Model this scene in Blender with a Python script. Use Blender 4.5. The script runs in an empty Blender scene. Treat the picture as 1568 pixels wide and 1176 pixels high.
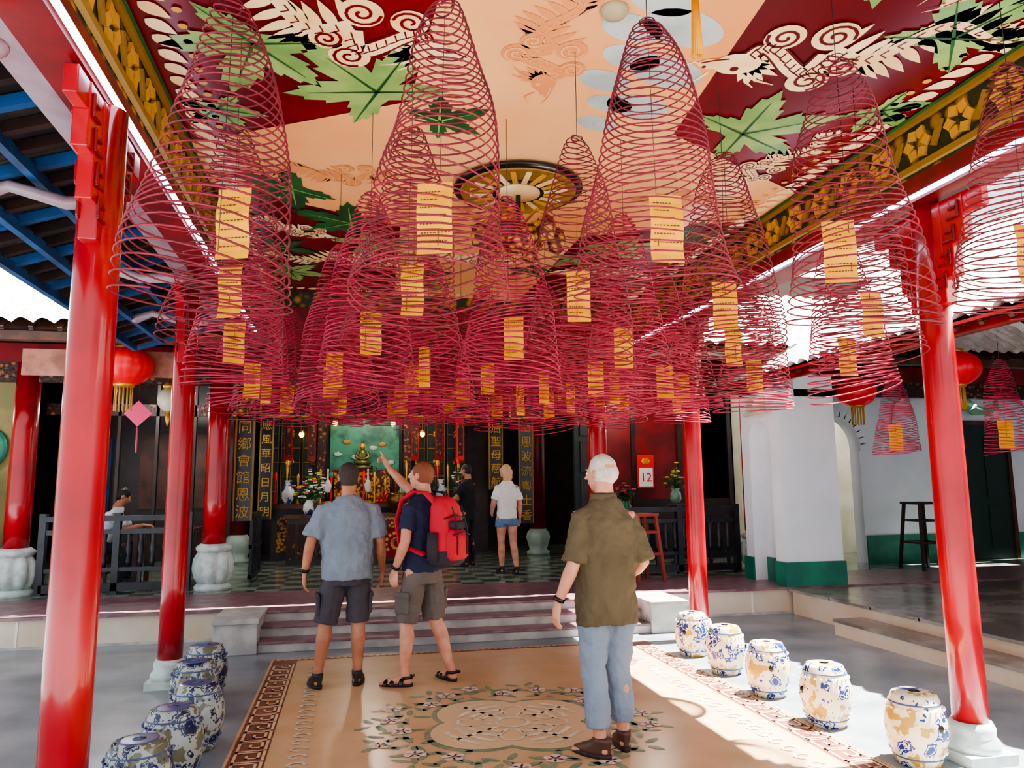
import bpy, bmesh, math, random
from math import sin, cos, pi, radians
from mathutils import Vector, Matrix
random.seed(7)
AX=radians(12); CA,SA=cos(AX),sin(AX)
def W(X,Y,z=0.0): return Vector((CA*X+SA*Y,-SA*X+CA*Y,z))
def V(*a): return Vector(a)
def C(r,g,b):
    f=lambda x:(x/255/12.92) if x/255<=.04045 else ((x/255+.055)/1.055)**2.4
    return (f(r),f(g),f(b),1)
# ---------------- materials
def M(name,col,rough=.5,metal=0,col2=None,scale=5,bump=0,bscale=30,emit=0,lo=.4,hi=.6,kind='noise',coat=0,stretch=None):
    m=bpy.data.materials.new(name); m.use_nodes=True; nt=m.node_tree; N=nt.nodes; L=nt.links
    b=N['Principled BSDF']; b.inputs['Base Color'].default_value=col
    b.inputs['Roughness'].default_value=rough; b.inputs['Metallic'].default_value=metal
    if coat: b.inputs['Coat Weight'].default_value=coat; b.inputs['Coat Roughness'].default_value=.1
    tc=N.new('ShaderNodeTexCoord'); src=tc.outputs['Object']
    if stretch:
        mp=N.new('ShaderNodeMapping'); mp.inputs['Scale'].default_value=stretch; L.new(src,mp.inputs[0]); src=mp.outputs[0]
    if col2:
        if kind=='voronoi':
            t=N.new('ShaderNodeTexVoronoi'); o=t.outputs['Distance']; t.inputs['Scale'].default_value=scale
        elif kind=='checker':
            t=N.new('ShaderNodeTexChecker'); t.inputs['Scale'].default_value=scale; o=t.outputs['Fac']
        else:
            t=N.new('ShaderNodeTexNoise'); t.inputs['Scale'].default_value=scale; t.inputs['Detail'].default_value=6; o=t.outputs['Fac']
        L.new(src,t.inputs['Vector'])
        r=N.new('ShaderNodeValToRGB'); r.color_ramp.elements[0].position=lo; r.color_ramp.elements[1].position=hi
        r.color_ramp.elements[0].color=col; r.color_ramp.elements[1].color=col2
        L.new(o,r.inputs[0]); L.new(r.outputs[0],b.inputs['Base Color'])
    if bump:
        n=N.new('ShaderNodeTexNoise'); n.inputs['Scale'].default_value=bscale; n.inputs['Detail'].default_value=4; L.new(src,n.inputs['Vector'])
        bp=N.new('ShaderNodeBump'); bp.inputs['Strength'].default_value=bump; bp.inputs['Distance'].default_value=.02
        L.new(n.outputs['Fac'],bp.inputs['Height']); L.new(bp.outputs[0],b.inputs['Normal'])
    if emit:
        b.inputs['Emission Color'].default_value=col; b.inputs['Emission Strength'].default_value=emit
    return m
red=M('red_lacquer',C(180,6,26),.25,col2=C(148,4,20),scale=1.5,coat=.4,bump=.12,bscale=5)
redd=M('dark_red_paint',C(126,18,24),.4,col2=C(96,10,16),scale=3)
maroon=M('ceiling_maroon',C(118,16,24),.28,col2=C(90,10,16),scale=.8)
peach=M('ceiling_peach',C(248,196,138),.2,col2=C(236,160,98),scale=.7,lo=.3,hi=.7,bump=.02,bscale=3)
peach2=M('ceiling_peach_line',C(222,148,92),.3)
cream=M('ceiling_cream',C(252,230,178),.4,col2=C(242,202,138),scale=4)
leafg=M('leaf_green',C(150,182,104),.3,col2=C(112,156,84),scale=4)
leafd=M('leaf_dark_green',C(30,96,48),.35,col2=C(20,70,34),scale=5)
cloudg=M('cloud_grey_glare',C(190,204,204),.25,col2=C(160,180,182),scale=3)  # painted grey clouds, whitened to stand in for sky glare on the ceiling
friezem=M('carved_frieze_gold',C(176,126,54),.5,col2=C(46,52,24),scale=9,kind='voronoi',lo=.25,hi=.5,bump=.5,bscale=20)
stonew=M('white_stone',C(206,214,212),.5,col2=C(176,192,190),scale=9,bump=.1)
concrete=M('courtyard_concrete',C(150,156,162),.3,col2=C(108,116,126),scale=1.6,lo=.35,hi=.65,bump=.12,bscale=6)
terrazzo=M('terrazzo_tan',C(212,180,142),.25,col2=C(200,160,118),scale=2.2,lo=.3,hi=.7,bump=.03,bscale=14)
purple=M('purple_coping',C(142,108,116),.35,col2=C(112,80,90),scale=6)
block=M('stone_blocks',C(198,172,140),.6,col2=C(214,210,200),scale=1.5,lo=.3,hi=.75,bump=.15,bscale=12)
blockg=M('stair_stone',C(190,188,184),.55,col2=C(158,158,158),scale=4,bump=.15,bscale=12)
wet=M('walkway_slabs',C(150,144,138),.22,col2=C(104,96,92),scale=1.8,lo=.4,hi=.62,bump=.15,bscale=7)
joint=M('mortar',C(232,228,218),.7)
halltile=M('hall_tile',C(80,96,90),.16,col2=C(146,156,146),scale=3.3,kind='checker')
dwood=M('dark_wood',C(34,26,26),.35,col2=C(54,36,32),scale=4)
railm=M('blackened_wood',C(40,46,56),.4,col2=C(26,28,36),scale=6)
brown=M('brown_wood',C(96,58,40),.45,col2=C(66,38,28),scale=4)
gold=M('gold',C(226,170,60),.3,metal=.6,bump=.2,bscale=40)
goldp=M('gold_paint',C(210,158,58),.45,bump=.2,bscale=40)
goldd=M('dull_gold',C(150,116,50),.45,bump=.2,bscale=40)
goldc=M('gold_carving',C(206,146,54),.4,col2=C(70,24,18),scale=16,kind='voronoi',lo=.3,hi=.55,bump=.6,bscale=30)
goldf=M('facade_carving',C(150,90,44),.5,col2=C(50,20,18),scale=12,kind='voronoi',lo=.2,hi=.4,bump=.6,bscale=30)
black=M('black_lacquer',C(16,14,16),.25)
white=M('white_plaster',C(230,236,244),.7,col2=C(210,220,230),scale=1.4,lo=.3,hi=.7,bump=.05)
teal=M('teal_skirting',C(34,124,100),.5,col2=C(26,104,88),scale=4)
beige=M('beige_plaster',C(214,204,180),.8,col2=C(194,184,160),scale=2)
dgreen=M('dark_green_door',C(22,48,42),.5)
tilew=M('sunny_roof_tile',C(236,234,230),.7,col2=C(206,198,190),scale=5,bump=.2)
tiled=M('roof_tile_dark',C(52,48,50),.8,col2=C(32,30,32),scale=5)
blue=M('blue_paint',C(24,76,128),.5,col2=C(18,54,92),scale=4)
greyp=M('pale_painted_beam',C(160,140,150),.35,col2=C(134,106,116),scale=3)
led=M('led_strip',C(205,225,255),emit=9)
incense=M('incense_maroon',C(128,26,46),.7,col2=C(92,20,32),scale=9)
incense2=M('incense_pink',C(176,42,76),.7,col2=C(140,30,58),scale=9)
tagm=M('yellow_paper',C(238,168,0),.6,col2=C(224,148,0),scale=6)
ink=M('ink',C(70,40,10),.7)
wire=M('wire',C(30,20,20),.5)
lant=M('lantern_red',C(220,20,30),.35,emit=.15,bump=.1)
skin=M('skin',C(218,160,134),.5,col2=C(202,138,114),scale=9,bump=.05,bscale=60)
skin2=M('skin_tan',C(190,132,104),.5,col2=C(172,112,86),scale=9,bump=.05,bscale=60)
eyew=M('eye_white',C(235,235,230),.3); lip=M('lip',C(170,90,84),.5)
rub=M('dark_shoe',C(48,42,42),.5,col2=C(30,28,30),scale=20)
def fab(n,a,b,s=3,bs=26,bu=.35): return M(n,C(*a),.85,col2=C(*b),scale=s,bump=bu,bscale=bs,lo=.3,hi=.7)
# ---------------- mesh builder
class MB:
    def __init__(s): s.v=[];s.f=[];s.mi=[];s.sm=[];s.mats=[];s.M=Matrix.Identity(4)
    def idx(s,m):
        if m not in s.mats: s.mats.append(m)
        return s.mats.index(m)
    def add(s,vs,fs,mat,smooth=False):
        o=len(s.v); s.v+= [s.M@Vector(v) for v in vs]; k=s.idx(mat)
        for f in fs: s.f.append([o+i for i in f]); s.mi.append(k); s.sm.append(smooth)
    def box(s,c,d,mat,rz=0,R=None):
        c=Vector(c); R=R or Matrix.Rotation(rz,3,'Z'); x,y,z=d[0]/2,d[1]/2,d[2]/2
        vs=[c+R@Vector((i*x,j*y,k*z)) for i in(-1,1) for j in(-1,1) for k in(-1,1)]
        s.add(vs,[(0,1,3,2),(4,6,7,5),(0,4,5,1),(2,3,7,6),(0,2,6,4),(1,5,7,3)],mat)
    def bx(s,u0,u1,v0,v1,z0,z1,mat): s.box(((u0+u1)/2,(v0+v1)/2,(z0+z1)/2),(abs(u1-u0),abs(v1-v0),abs(z1-z0)),mat)
    def beam(s,a,b,w,h,mat):
        a=Vector(a);b=Vector(b);t=(b-a);L=t.length;t.normalize()
        up=Vector((0,0,1)) if abs(t.z)<.95 else Vector((0,1,0))
        x=t.cross(up).normalized(); z=x.cross(t)
        R=Matrix((x,t,z)).transposed(); s.box((a+b)/2,(w,L,h),mat,R=R)
    def rings(s,rs,mat,smooth=True,cap=True):
        n=len(rs[0]); vs=[p for r in rs for p in r]; fs=[]
        for i in range(len(rs)-1):
            for j in range(n):
                a=i*n+j;b=i*n+(j+1)%n; fs.append((a,b,b+n,a+n))
        if cap: fs.append(tuple(range(n-1,-1,-1))); fs.append(tuple((len(rs)-1)*n+j for j in range(n)))
        s.add(vs,fs,mat,smooth)
    def lathe(s,prof,c,mat,n=24,lobes=0,la=0,smooth=True,sx=1,sy=1):
        c=Vector(c); rs=[]
        for r,z in prof:
            ring=[]
            for j in range(n):
                t=2*pi*j/n; rr=r*(1-la*abs(sin(lobes*t/2))**3) if lobes else r
                ring.append(c+Vector((rr*cos(t)*sx,rr*sin(t)*sy,z)))
            rs.append(ring)
        s.rings(rs,mat,smooth)
    def ell(s,c,r,mat,n=14,m=9):
        c=Vector(c); rs=[]
        for i in range(m+1):
            ph=-pi/2+pi*i/m; k=max(.02,cos(ph))
            rs.append([c+Vector((r[0]*k*cos(2*pi*j/n),r[1]*k*sin(2*pi*j/n),r[2]*sin(ph))) for j in range(n)])
        s.rings(rs,mat)
    def limb(s,pts,rads,mat,n=12,c0=True,c1=True,ref=None):
        pts=[Vector(p) for p in pts]; T=[]
        for i in range(len(pts)):
            a=pts[max(0,i-1)];b=pts[min(len(pts)-1,i+1)]; T.append((b-a).normalized())
        al=(pts[-1]-pts[0]).normalized()
        if ref is None: ref=Vector((0,1,0)) if abs(al.y)<.8 else Vector((0,0,1))
        rs=[]
        def ring(p,t,r,k=1):
            ra,rb=(r if isinstance(r,tuple) else (r,r)); a=t.cross(ref).normalized(); b=a.cross(t)
            return [p+a*(ra*k*cos(2*pi*j/n))+b*(rb*k*sin(2*pi*j/n)) for j in range(n)]
        g=lambda r:(min(r) if isinstance(r,tuple) else r)
        if c0: rs+= [ring(pts[0]-T[0]*g(rads[0])*.9,T[0],rads[0],.35),ring(pts[0]-T[0]*g(rads[0])*.5,T[0],rads[0],.82)]
        for p,t,r in zip(pts,T,rads): rs.append(ring(p,t,r))
        if c1: rs+= [ring(pts[-1]+T[-1]*g(rads[-1])*.5,T[-1],rads[-1],.82),ring(pts[-1]+T[-1]*g(rads[-1])*.9,T[-1],rads[-1],.35)]
        s.rings(rs,mat)
    def tube(s,pts,r,mat,n=6): s.limb(pts,[r]*len(pts),mat,n=n,c0=False,c1=False,ref=Vector((.13,.21,.97)).normalized())
    def poly(s,pts,z,mat): s.add([(p[0],p[1],z) for p in pts],[tuple(range(len(pts)))],mat)
    def ribbon(s,pts,w,z,mat):
        n=len(pts); ws=w if isinstance(w,(list,tuple)) else [w]*n; L=[];R=[]
        for i in range(n):
            a=pts[max(0,i-1)];b=pts[min(n-1,i+1)]; dx,dy=b[0]-a[0],b[1]-a[1]; l=math.hypot(dx,dy) or 1
            L.append((pts[i][0]-dy/l*ws[i]/2,pts[i][1]+dx/l*ws[i]/2,z)); R.append((pts[i][0]+dy/l*ws[i]/2,pts[i][1]-dx/l*ws[i]/2,z))
        s.add(L+R,[(i,i+1,n+i+1,n+i) for i in range(n-1)],mat)
    def obj(s,name,parent=None,loc=None,rot=None,bevel=0):
        me=bpy.data.meshes.new(name); me.from_pydata([tuple(v) for v in s.v],[],s.f)
        for m in s.mats: me.materials.append(m)
        me.polygons.foreach_set('material_index',s.mi); me.polygons.foreach_set('use_smooth',s.sm); me.update()
        return mkobj(name,me,parent,loc,rot,bevel)
def mkobj(name,me,parent=None,loc=None,rot=None,bevel=0):
    o=bpy.data.objects.new(name,me); bpy.context.collection.objects.link(o)
    if parent: o.parent=parent
    if loc is not None: o.location=loc
    if rot is not None: o.rotation_euler=rot
    if bevel:
        b=o.modifiers.new('bev','BEVEL'); b.width=bevel; b.segments=2; b.limit_method='ANGLE'
    return o
def empty(name,loc=(0,0,0),rot=(0,0,0)):
    e=bpy.data.objects.new(name,None); bpy.context.collection.objects.link(e); e.location=loc; e.rotation_euler=rot; e.empty_display_size=.1; return e
# ================= GROUND
g=MB(); g.bx(-14,14,-6,22,-.1,0,concrete); g.obj('ground')
f=MB()
U0,U1,F0,F1=-.72,3.1,1.0,7.85
f.bx(U0,U1,F0,F1,0,.004,terrazzo)
f.obj('floor')
fp=MB(); Z1,Z2,Z3=.006,.008,.010
fmar=M('floor_maroon_inlay',C(132,78,64),.35,col2=C(112,60,50),scale=6); fcr=M('floor_cream_inlay',C(216,186,146),.35)
fgr=M('floor_green_inlay',C(112,134,108),.4,col2=C(140,150,120),scale=8); fwh=M('floor_white_inlay',C(232,218,196),.4,col2=C(212,192,160),scale=10); fpk=M('floor_flower_inlay',C(226,204,194),.4,col2=C(210,176,158),scale=12); fbl=M('floor_pale_blue_inlay',C(200,200,192),.4,col2=C(206,178,142),scale=7)
bw=.22
fp.bx(U0+.02,U0+.02+bw,F0,F1-.1,.004,Z1,fmar); fp.bx(U1-.02-bw,U1-.02,F0,F1-.1,.004,Z1,fmar)
fp.bx(U0+.02,U1-.02,F1-.1,F1-.03,.004,Z1,fmar)
cell=.2
def key(x0,y0,fl):
    p=[(0,0),(.0,.17),(.14,.17),(.14,.06),(.07,.06),(.07,.11)]
    q=[(0.0,.0),(.17,.0),(.17,.2)]
    for a in (p,q): 
        for i in range(len(a)-1):
            (x1,y1),(x2,y2)=a[i],a[i+1]
            xa,xb=sorted((x1,x2)); ya,yb=sorted((y1,y2)); h=.009
            X0,X1=(x0+.02+xa-h,x0+.02+xb+h); 
            fp.add([(X0,y0+ya-h,Z2),(X1,y0+ya-h,Z2),(X1,y0+yb+h,Z2),(X0,y0+yb+h,Z2)],[(0,1,2,3)],fcr)
y=F0
while y<F1-.35:
    key(U0+.03,y,0); key(U1-.01-bw,y,0); y+=cell
for i in range(60):
    x=U0+.05+i*.062
    fp.add([(x,F1-.08,Z2),(x+.035,F1-.08,Z2),(x+.035,F1-.05,Z2),(x,F1-.05,Z2)],[(0,1,2,3)],fcr)
for i in range(46):
    yy=F0+.1+i*.14
    for xx in (U0+.42,U1-.42):
        fp.ribbon([(xx+.06*cos(t*.7)*(1-t*.06),yy+.05*sin(t*.7)*(1-t*.06)) for t in range(8)],.022,Z2,fbl)
mc=W(-.02,5.5); cx,cy=mc.x,mc.y
def disc(mb,x,y,r,z,mat,n=20,sx=1,sy=1,rot=0):
    mb.poly([(x+r*sx*cos(2*pi*i/n)*cos(rot)-r*sy*sin(2*pi*i/n)*sin(rot),y+r*sx*cos(2*pi*i/n)*sin(rot)+r*sy*sin(2*pi*i/n)*cos(rot)) for i in range(n)],z,mat)
rf=random.Random(3)
for i in range(44):
    a=2*pi*i/44+rf.uniform(-.03,.03); r=.84+(.11 if i%3==0 else (-.08 if i%3==1 else .02))
    x,y=cx+r*cos(a),cy+r*sin(a)
    for k in range(4):
        b=a+k*1.6+i; disc(fp,x+.1*cos(b),y+.1*sin(b),.065,Z1,fgr,8,1,.38,b)
    if i%2==0:
        for k in range(5):
            b=k*2*pi/5+i; disc(fp,x+.042*cos(b),y+.042*sin(b),.034,Z2,fpk,8)
        disc(fp,x,y,.012,Z3,fmar,8)
def seal(r,z,mat):
    pts=[]
    for i in range(64):
        t=2*pi*i/64; rr=r*(.74+.26*abs(cos(2*t))**.9); pts.append((cx+rr*cos(t+pi/4-AX),cy+rr*sin(t+pi/4-AX)))
    fp.poly(pts,z,mat)
seal(.68,Z1,fgr); seal(.635,Z2,fcr)
for q in range(4):
    a=q*pi/2+pi/4-AX
    for r in (.22,.31,.4,.49):
        fp.ribbon([(cx+r*cos(a+t),cy+r*sin(a+t)) for t in [(-.5+j*.2)*(1 if r<.42 else .7) for j in range(6)]],.038,Z3,fwh)
    fp.ribbon([(cx+r*cos(a),cy+r*sin(a)) for r in (.12,.55)],.03,Z3,fwh)
    a=q*pi/2-AX
    fp.ribbon([(cx+r*cos(a+t),cy+r*sin(a+t)) for r,t in ((.15,.2),(.3,.3),(.38,.1),(.38,-.1),(.3,-.3),(.15,-.2))],.025,Z3,fwh)
fp.ribbon([(cx+.11*cos(t*.35),cy+.11*sin(t*.35)) for t in range(19)],.025,Z3,fwh)
fp.obj('floor_medallion_inlay')
# ================= HALL PLATFORM, STAIRS
HP=.33
p=MB(); p.bx(-9,12.5,9.0,18,0,HP-.03,block); p.bx(-9.05,12.5,8.95,10.4,HP-.03,HP,purple); p.bx(-9,12.5,10.4,18,HP-.03,HP,halltile)
for i in range(28):
    x=-9+i*.7; p.bx(x,x+.02,8.993,9,.02,HP-.05,joint)
p.bx(-9,12.5,8.99,9,.0,.03,blockg)
p.obj('hall_platform')
st=MB()
for i in range(3):
    v0=8.2+i*.27; z1=(i+1)*.11
    st.bx(-.9,3.3,v0,8.95,0,z1-.025,blockg); st.bx(-.9,3.3,v0-.02,8.94,z1-.025,z1-(.001 if i==2 else 0),purple)
for a,b in((-1.32,-.9),(3.3,3.72)):
    st.bx(a,b,8.15,8.95,0,.3,blockg); st.bx(a-.02,b+.02,8.12,8.94,.3,.35,blockg)
st.obj('entrance_stairs',bevel=.006)
wk=MB(); wk.bx(5.55,12.5,-3,8.94,0,.28,block); wk.bx(5.5,12.5,-3,8.94,.28,.31,wet); wk.bx(5.2,5.55,-3,7.6,0,.14,block); wk.bx(5.18,5.54,-3,7.6,.14,.17,wet)
for i in range(16): wk.bx(5.5,5.54,-2.7+i*.72,-2.68+i*.72,.281,.312,joint)
wk.obj('side_walkway')
# ================= COLUMNS
def column(name,loc,r,h,base='plain'):
    m=MB(); z0=0
    if base=='lotus':
        m.lathe([(r*1.5,0),(r*1.55,.05),(r*1.3,.09)],(0,0,0),stonew,32)
        m.lathe([(r*1.25,.08),(r*1.62,.17),(r*1.78,.28),(r*1.7,.4),(r*1.3,.5)],(0,0,0),stonew,64,8,.14)
        m.lathe([(r*1.3,.49),(r*1.5,.53),(r*1.5,.56),(r*1.15,.6)],(0,0,0),stonew,32); z0=.59
    else:
        m.box((0,0,.03),(r*3.2,r*3.2,.06),stonew)
        m.lathe([(r*1.5,.06),(r*1.52,.1),(r*1.25,.14),(r*1.3,.18),(r*1.12,.22)],(0,0,0),stonew,28); z0=.21
    m.lathe([(r*.99,z0),(r,z0+.6),(r*.98,h*.7),(r*.93,h)],(0,0,0),red,32)
    return m.obj(name,loc=loc)
PA,PC,PB,PD=W(-1.925,3.38),W(-2.92,6.62),W(2.73,4.74),W(1.98,8.3)
for q in (PA,PC,PB,PD): column('red_column',q,.1,3.42)
for u in (-4.15,-1.78,3.6,6.12): column('red_column',(u,10.8,HP),.15,2.97,'lotus')
for q in (PA,PC,PB,PD):
    b=MB()
    for sv in (-1,1):
        b.beam((q.x,q.y+sv*.12,2.74),(q.x,q.y+sv*.12,3.4),.08,.07,red)
        b.beam((q.x,q.y+sv*.19,2.9),(q.x,q.y+sv*.19,3.4),.07,.09,red)
        b.beam((q.x,q.y+sv*.28,3.1),(q.x,q.y+sv*.28,3.4),.07,.1,red)
        b.beam((q.x,q.y+sv*.4,3.27),(q.x,q.y+sv*.4,3.4),.06,.14,red)
        for sx in (-1,1):
            for k in range(4):
                z=2.84+k*.14; yy=.12+.045*k
                b.box((q.x+sx*.042,q.y+sv*yy,z),(.014,.1,.018),redd); b.box((q.x+sx*.042,q.y+sv*(yy+.045),z+.05),(.014,.018,.1),redd); b.box((q.x+sx*.042,q.y+sv*yy,z+.06),(.014,.06,.018),redd)
    b.obj('column_bracket',bevel=.006)
# ================= CANOPY
CU0,CU1,CV0,CV1,CZ=-1.15,3.5,1.9,8.95,3.95
c=MB(); c.bx(CU0,CU1,CV0,CV1,CZ,CZ+.1,maroon); c.obj('ceiling')
cb=MB()
for x0,x1 in ((CU0-.2,CU0),(CU1,CU1+.25)):
    cb.bx(x0,x1,1.7,9.15,3.42,3.58,redd)
    cb.bx(x0+(.16 if x0<0 else 0),x1-(.21 if x0>0 else 0),1.9,8.95,3.58,CZ+.1,friezem)
cb.bx(CU0,CU1,CV1,CV1+.05,3.75,CZ+.1,friezem); cb.bx(CU0,CU1,CV1-.02,CV1+.15,3.3,3.75,redd)
cb.bx(CU0,CU1,CV0-.15,CV0,3.42,CZ+.1,redd)
for x in (CU0+.02,CU1-.02):
    for z in (3.62,3.92): cb.beam((x,1.9,z),(x,8.95,z),.03,.04,goldd)
for v in [2.2+i*.34 for i in range(20)]:
    for u,sg in ((CU0,1),(CU1,-1)):
        for k in range(6):
            a=k*pi/3; cb.box((u+sg*.012,v+.075*cos(a),3.77+.075*sin(a)),(.02,.06,.06),goldp,R=Matrix.Rotation(a+.78,3,'X'))
        cb.box((u+sg*.015,v+.17,3.77),(.02,.04,.16),goldd,R=Matrix.Rotation(.5,3,'X'))
cb.obj('canopy_beams')
ls=MB()
ls.beam((CU0+.03,1.9,3.44),(CU0+.03,8.9,3.44),.025,.02,led); ls.beam((CU1-.03,1.9,3.44),(CU1-.03,8.9,3.44),.025,.02,led)
ls.obj('led_strip_light')
ev=MB()
for i in range(34):
    v=1.9+i*.22
    ev.beam((CU0-.2,v,3.62),(CU0-1.3,v,3.25),.05,.06,dwood if i%3 else blue)
for t in (.12,.42,.72,.97):
    u=CU0-.2-1.1*t; z=3.62-.37*t; ev.beam((u,1.8,z-.04),(u,9.0,z-.04),.05,.07,blue)
ev.add([(CU0-.2,1.7,3.68),(CU0-1.35,1.7,3.27),(CU0-1.35,9.1,3.27),(CU0-.2,9.1,3.68)],[(0,1,2,3)],tiled)
for i in range(48):
    v=1.75+i*.155; ev.limb([(CU0-.1,v,3.75),(CU0-1.37,v,3.3)],[.05,.05],tiled,n=8,c0=False,c1=False)
ev.beam((CU0-.27,1.7,3.5),(CU0-.27,9.1,3.5),.14,.14,greyp)
for v in (3.0,4.6,6.2,7.8):
    ev.limb([(CU0-.2,v,3.3),(CU0-.5,v,3.28),(CU0-.8,v,3.36),(CU0-.95,v,3.3)],[.04,.04,.035,.05],greyp)
ev.obj('left_eave_roof')
# ceiling painting
pt=MB(); a1,a2,a3,a4=CZ-.004,CZ-.008,CZ-.012,CZ-.015
pt.poly([(.45,CV0),(.30,4.3),(CU0,5.15),(CU0,5.8),(.38,6.5),(.45,CV1),(2.0,CV1),(2.05,6.5),(CU1,5.75),(CU1,5.2),(2.05,4.4),(1.8,CV0)],a1,peach)
disc(pt,-.72,2.85,.33,a1,peach,32); disc(pt,3.1,2.2,.3,a1,peach,32)
def leaf(x,y,s,rot,mat,lob=5):
    pts=[]
    for la,ll in ((-2.1,.72),(-1.05,.92),(0,1.05),(1.05,.92),(2.1,.72)):
        for da,dl in ((-.5,.40),(-.36,.70),(-.27,.66),(-.17,.9),(-.1,.88),(0,1.1),(.1,.88),(.17,.9),(.27,.66),(.36,.70)):
            pts.append((x+s*ll*dl*cos(rot+la+da),y+s*ll*dl*sin(rot+la+da)))
    pts.append((x-.2*s*cos(rot),y-.2*s*sin(rot)))
    pt.poly(pts,a2,mat)
    for j in range(-2,3):
        b=rot+j*1.05; pt.ribbon([(x,y),(x+.75*s*cos(b),y+.75*s*sin(b))],[.02,.004],a3,leafd if mat is leafg else leafg)
def tear(x,y,l,w,a,mat,z,out=None):
    pts=[]
    for i in range(12):
        t=i/11; pts.append((t*l,w*sin(pi*t**.7)))
    pts+= [(p[0],-p[1]) for p in reversed(pts[1:-1])]
    pt.poly([(x+p[0]*cos(a)-p[1]*sin(a),y+p[0]*sin(a)+p[1]*cos(a)) for p in pts],z,mat)
def dragon(x,y,s,rot,fl=1,mat=cream,ln=maroon):
    def T(px,py): py*=fl; return (x+s*(px*cos(rot)-py*sin(rot)),y+s*(px*sin(rot)+py*cos(rot)))
    def A(a): return rot+a*fl
    n=30; body=[(-1.5+1.5*i/n,.16*sin(i*.32)) for i in range(n+1)]
    for i,(bx_,by_) in enumerate(body):
        if i%2==0:
            q=T(bx_,by_+.02); k=.12+.16*i/n; tear(q[0],q[1],s*k*1.5,s*.05,A(2.2),mat,a2)
            q=T(bx_,by_-.02); tear(q[0],q[1],s*k*1.3,s*.05,A(-2.3),mat,a2)
    pt.ribbon([T(*b) for b in body],[s*(.03+.14*i/n) for i in range(n+1)],a2-.001,mat)
    for i in range(2,n,2):
        b=body[i]; w=.012+.055*i/n; q1=T(b[0]-.02,b[1]+w); q2=T(b[0]+.03,b[1]); q3=T(b[0]-.02,b[1]-w); pt.ribbon([q1,q2,q3],s*.014,a3,ln)
    # S-curved neck and swirling clouds
    neck=[(.0+.62*i/14,.02+.22*sin(i*.42)) for i in range(15)]
    for (dx,dy,r) in ((.12,.36,.17),(.0,-.22,.17),(.36,-.3,.15),(-.12,.22,.14)):
        q=T(dx,dy); disc(pt,q[0],q[1],r*s,a2-.0012,mat,22)
        pt.ribbon([(q[0]+r*s*(1-j/24)*.88*cos(j*.5*fl+dx*9),q[1]+r*s*(1-j/24)*.88*sin(j*.5*fl+dx*9)) for j in range(22)],.026*s,a3,ln)
    pt.ribbon([T(*b) for b in neck],[s*.24-s*.008*i for i in range(15)],a2-.0008,ln)
    pt.ribbon([T(*b) for b in neck],[s*.2-s*.008*i for i in range(15)],a2-.002,mat)
    for i in range(1,14):
        b=neck[i]; pt.ribbon([T(b[0]-.03,b[1]+.07),T(b[0]+.015,b[1]),T(b[0]-.03,b[1]-.07)],s*.014,a3,ln)
        if i%2: q=T(b[0],b[1]+.1); tear(q[0],q[1],s*.12,s*.03,A(1.9),mat,a2)
    # head with muzzle, eye, mane, horns and whiskers
    q=T(.68,-.03); disc(pt,q[0],q[1],.15*s,a2-.0022,mat,16,1.25,.95,A(-.3)); q=T(.86,-.08); disc(pt,q[0],q[1],.1*s,a2-.0023,mat,14,1.2,.7,A(-.3))
    q=T(.7,.03); disc(pt,q[0],q[1],.034*s,a3,ln,10); q=T(.93,-.06); disc(pt,q[0],q[1],.018*s,a3,ln,8)
    pt.ribbon([T(.74,-.12),T(.84,-.13),T(.95,-.12)],s*.018,a3,ln)
    for i in range(6):
        a=1.3+i*.38; q=T(.6,.02); tear(q[0],q[1],s*(.32-.03*abs(i-3)),s*.045,A(a),mat,a2)
    for k in(-1,1):
        pt.ribbon([T(.9,.0+.04*k),T(1.0,.14*k),T(1.16,.08*k)],[s*.03,s*.022,s*.006],a2-.001,mat)
        pt.ribbon([T(.62,.1),T(.56+.04*k,.26),T(.46+.08*k,.36)],[s*.04,s*.03,s*.01],a2-.001,mat)
dragon(-.05,3.62,.66,.35); dragon(2.5,3.35,.72,2.7,-1); dragon(-.2,2.6,.6,.8,-1); dragon(3.0,2.5,.45,2.2)
dragon(.0,7.6,.6,.0,-1); dragon(2.6,7.6,.6,3.1); dragon(-.5,6.75,.38,.6); dragon(2.95,4.75,.4,1.9)
dragon(1.25,7.3,.5,.1,1); dragon(-.1,5.45,.42,.0,1,peach2,peach); dragon(1.0,3.6,.5,1.5,1,peach2,peach); dragon(2.6,5.5,.42,3.14,1,peach2,peach); dragon(1.25,6.5,.4,1.0,1,peach2,peach)
for x,y,s,r,m_ in ((.1,4.22,.55,-2.3,leafg),(.5,4.5,.32,-.6,leafd),(-.55,3.85,.5,1.9,leafg),(2.5,4.3,.55,-.6,leafg),(3.05,3.1,.48,-1.2,leafg),(3.2,3.85,.3,.5,leafg),(-.5,5.8,.48,2.6,leafd),(-.05,6.5,.5,3.6,leafd),(.2,6.95,.45,2.0,leafg),(2.5,6.7,.5,.8,leafg),(3.0,6.3,.42,-.5,leafd),(2.2,7.1,.35,1.0,leafg),(3.1,7.9,.4,.3,leafd),(-.7,8.1,.4,.3,leafg),(2.3,2.6,.4,2.2,leafg),(3.3,2.6,.36,.2,leafd),(.15,2.7,.42,4.2,leafg),(.75,7.9,.3,1,leafd),(1.8,7.6,.3,1,leafd),(-.75,7.3,.36,.3,leafd),(.8,8.4,.3,1,leafg),(2.8,8.4,.36,2,leafg),(-.85,4.6,.3,1.2,leafg)):
    leaf(x,y,s,r,m_)
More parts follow.
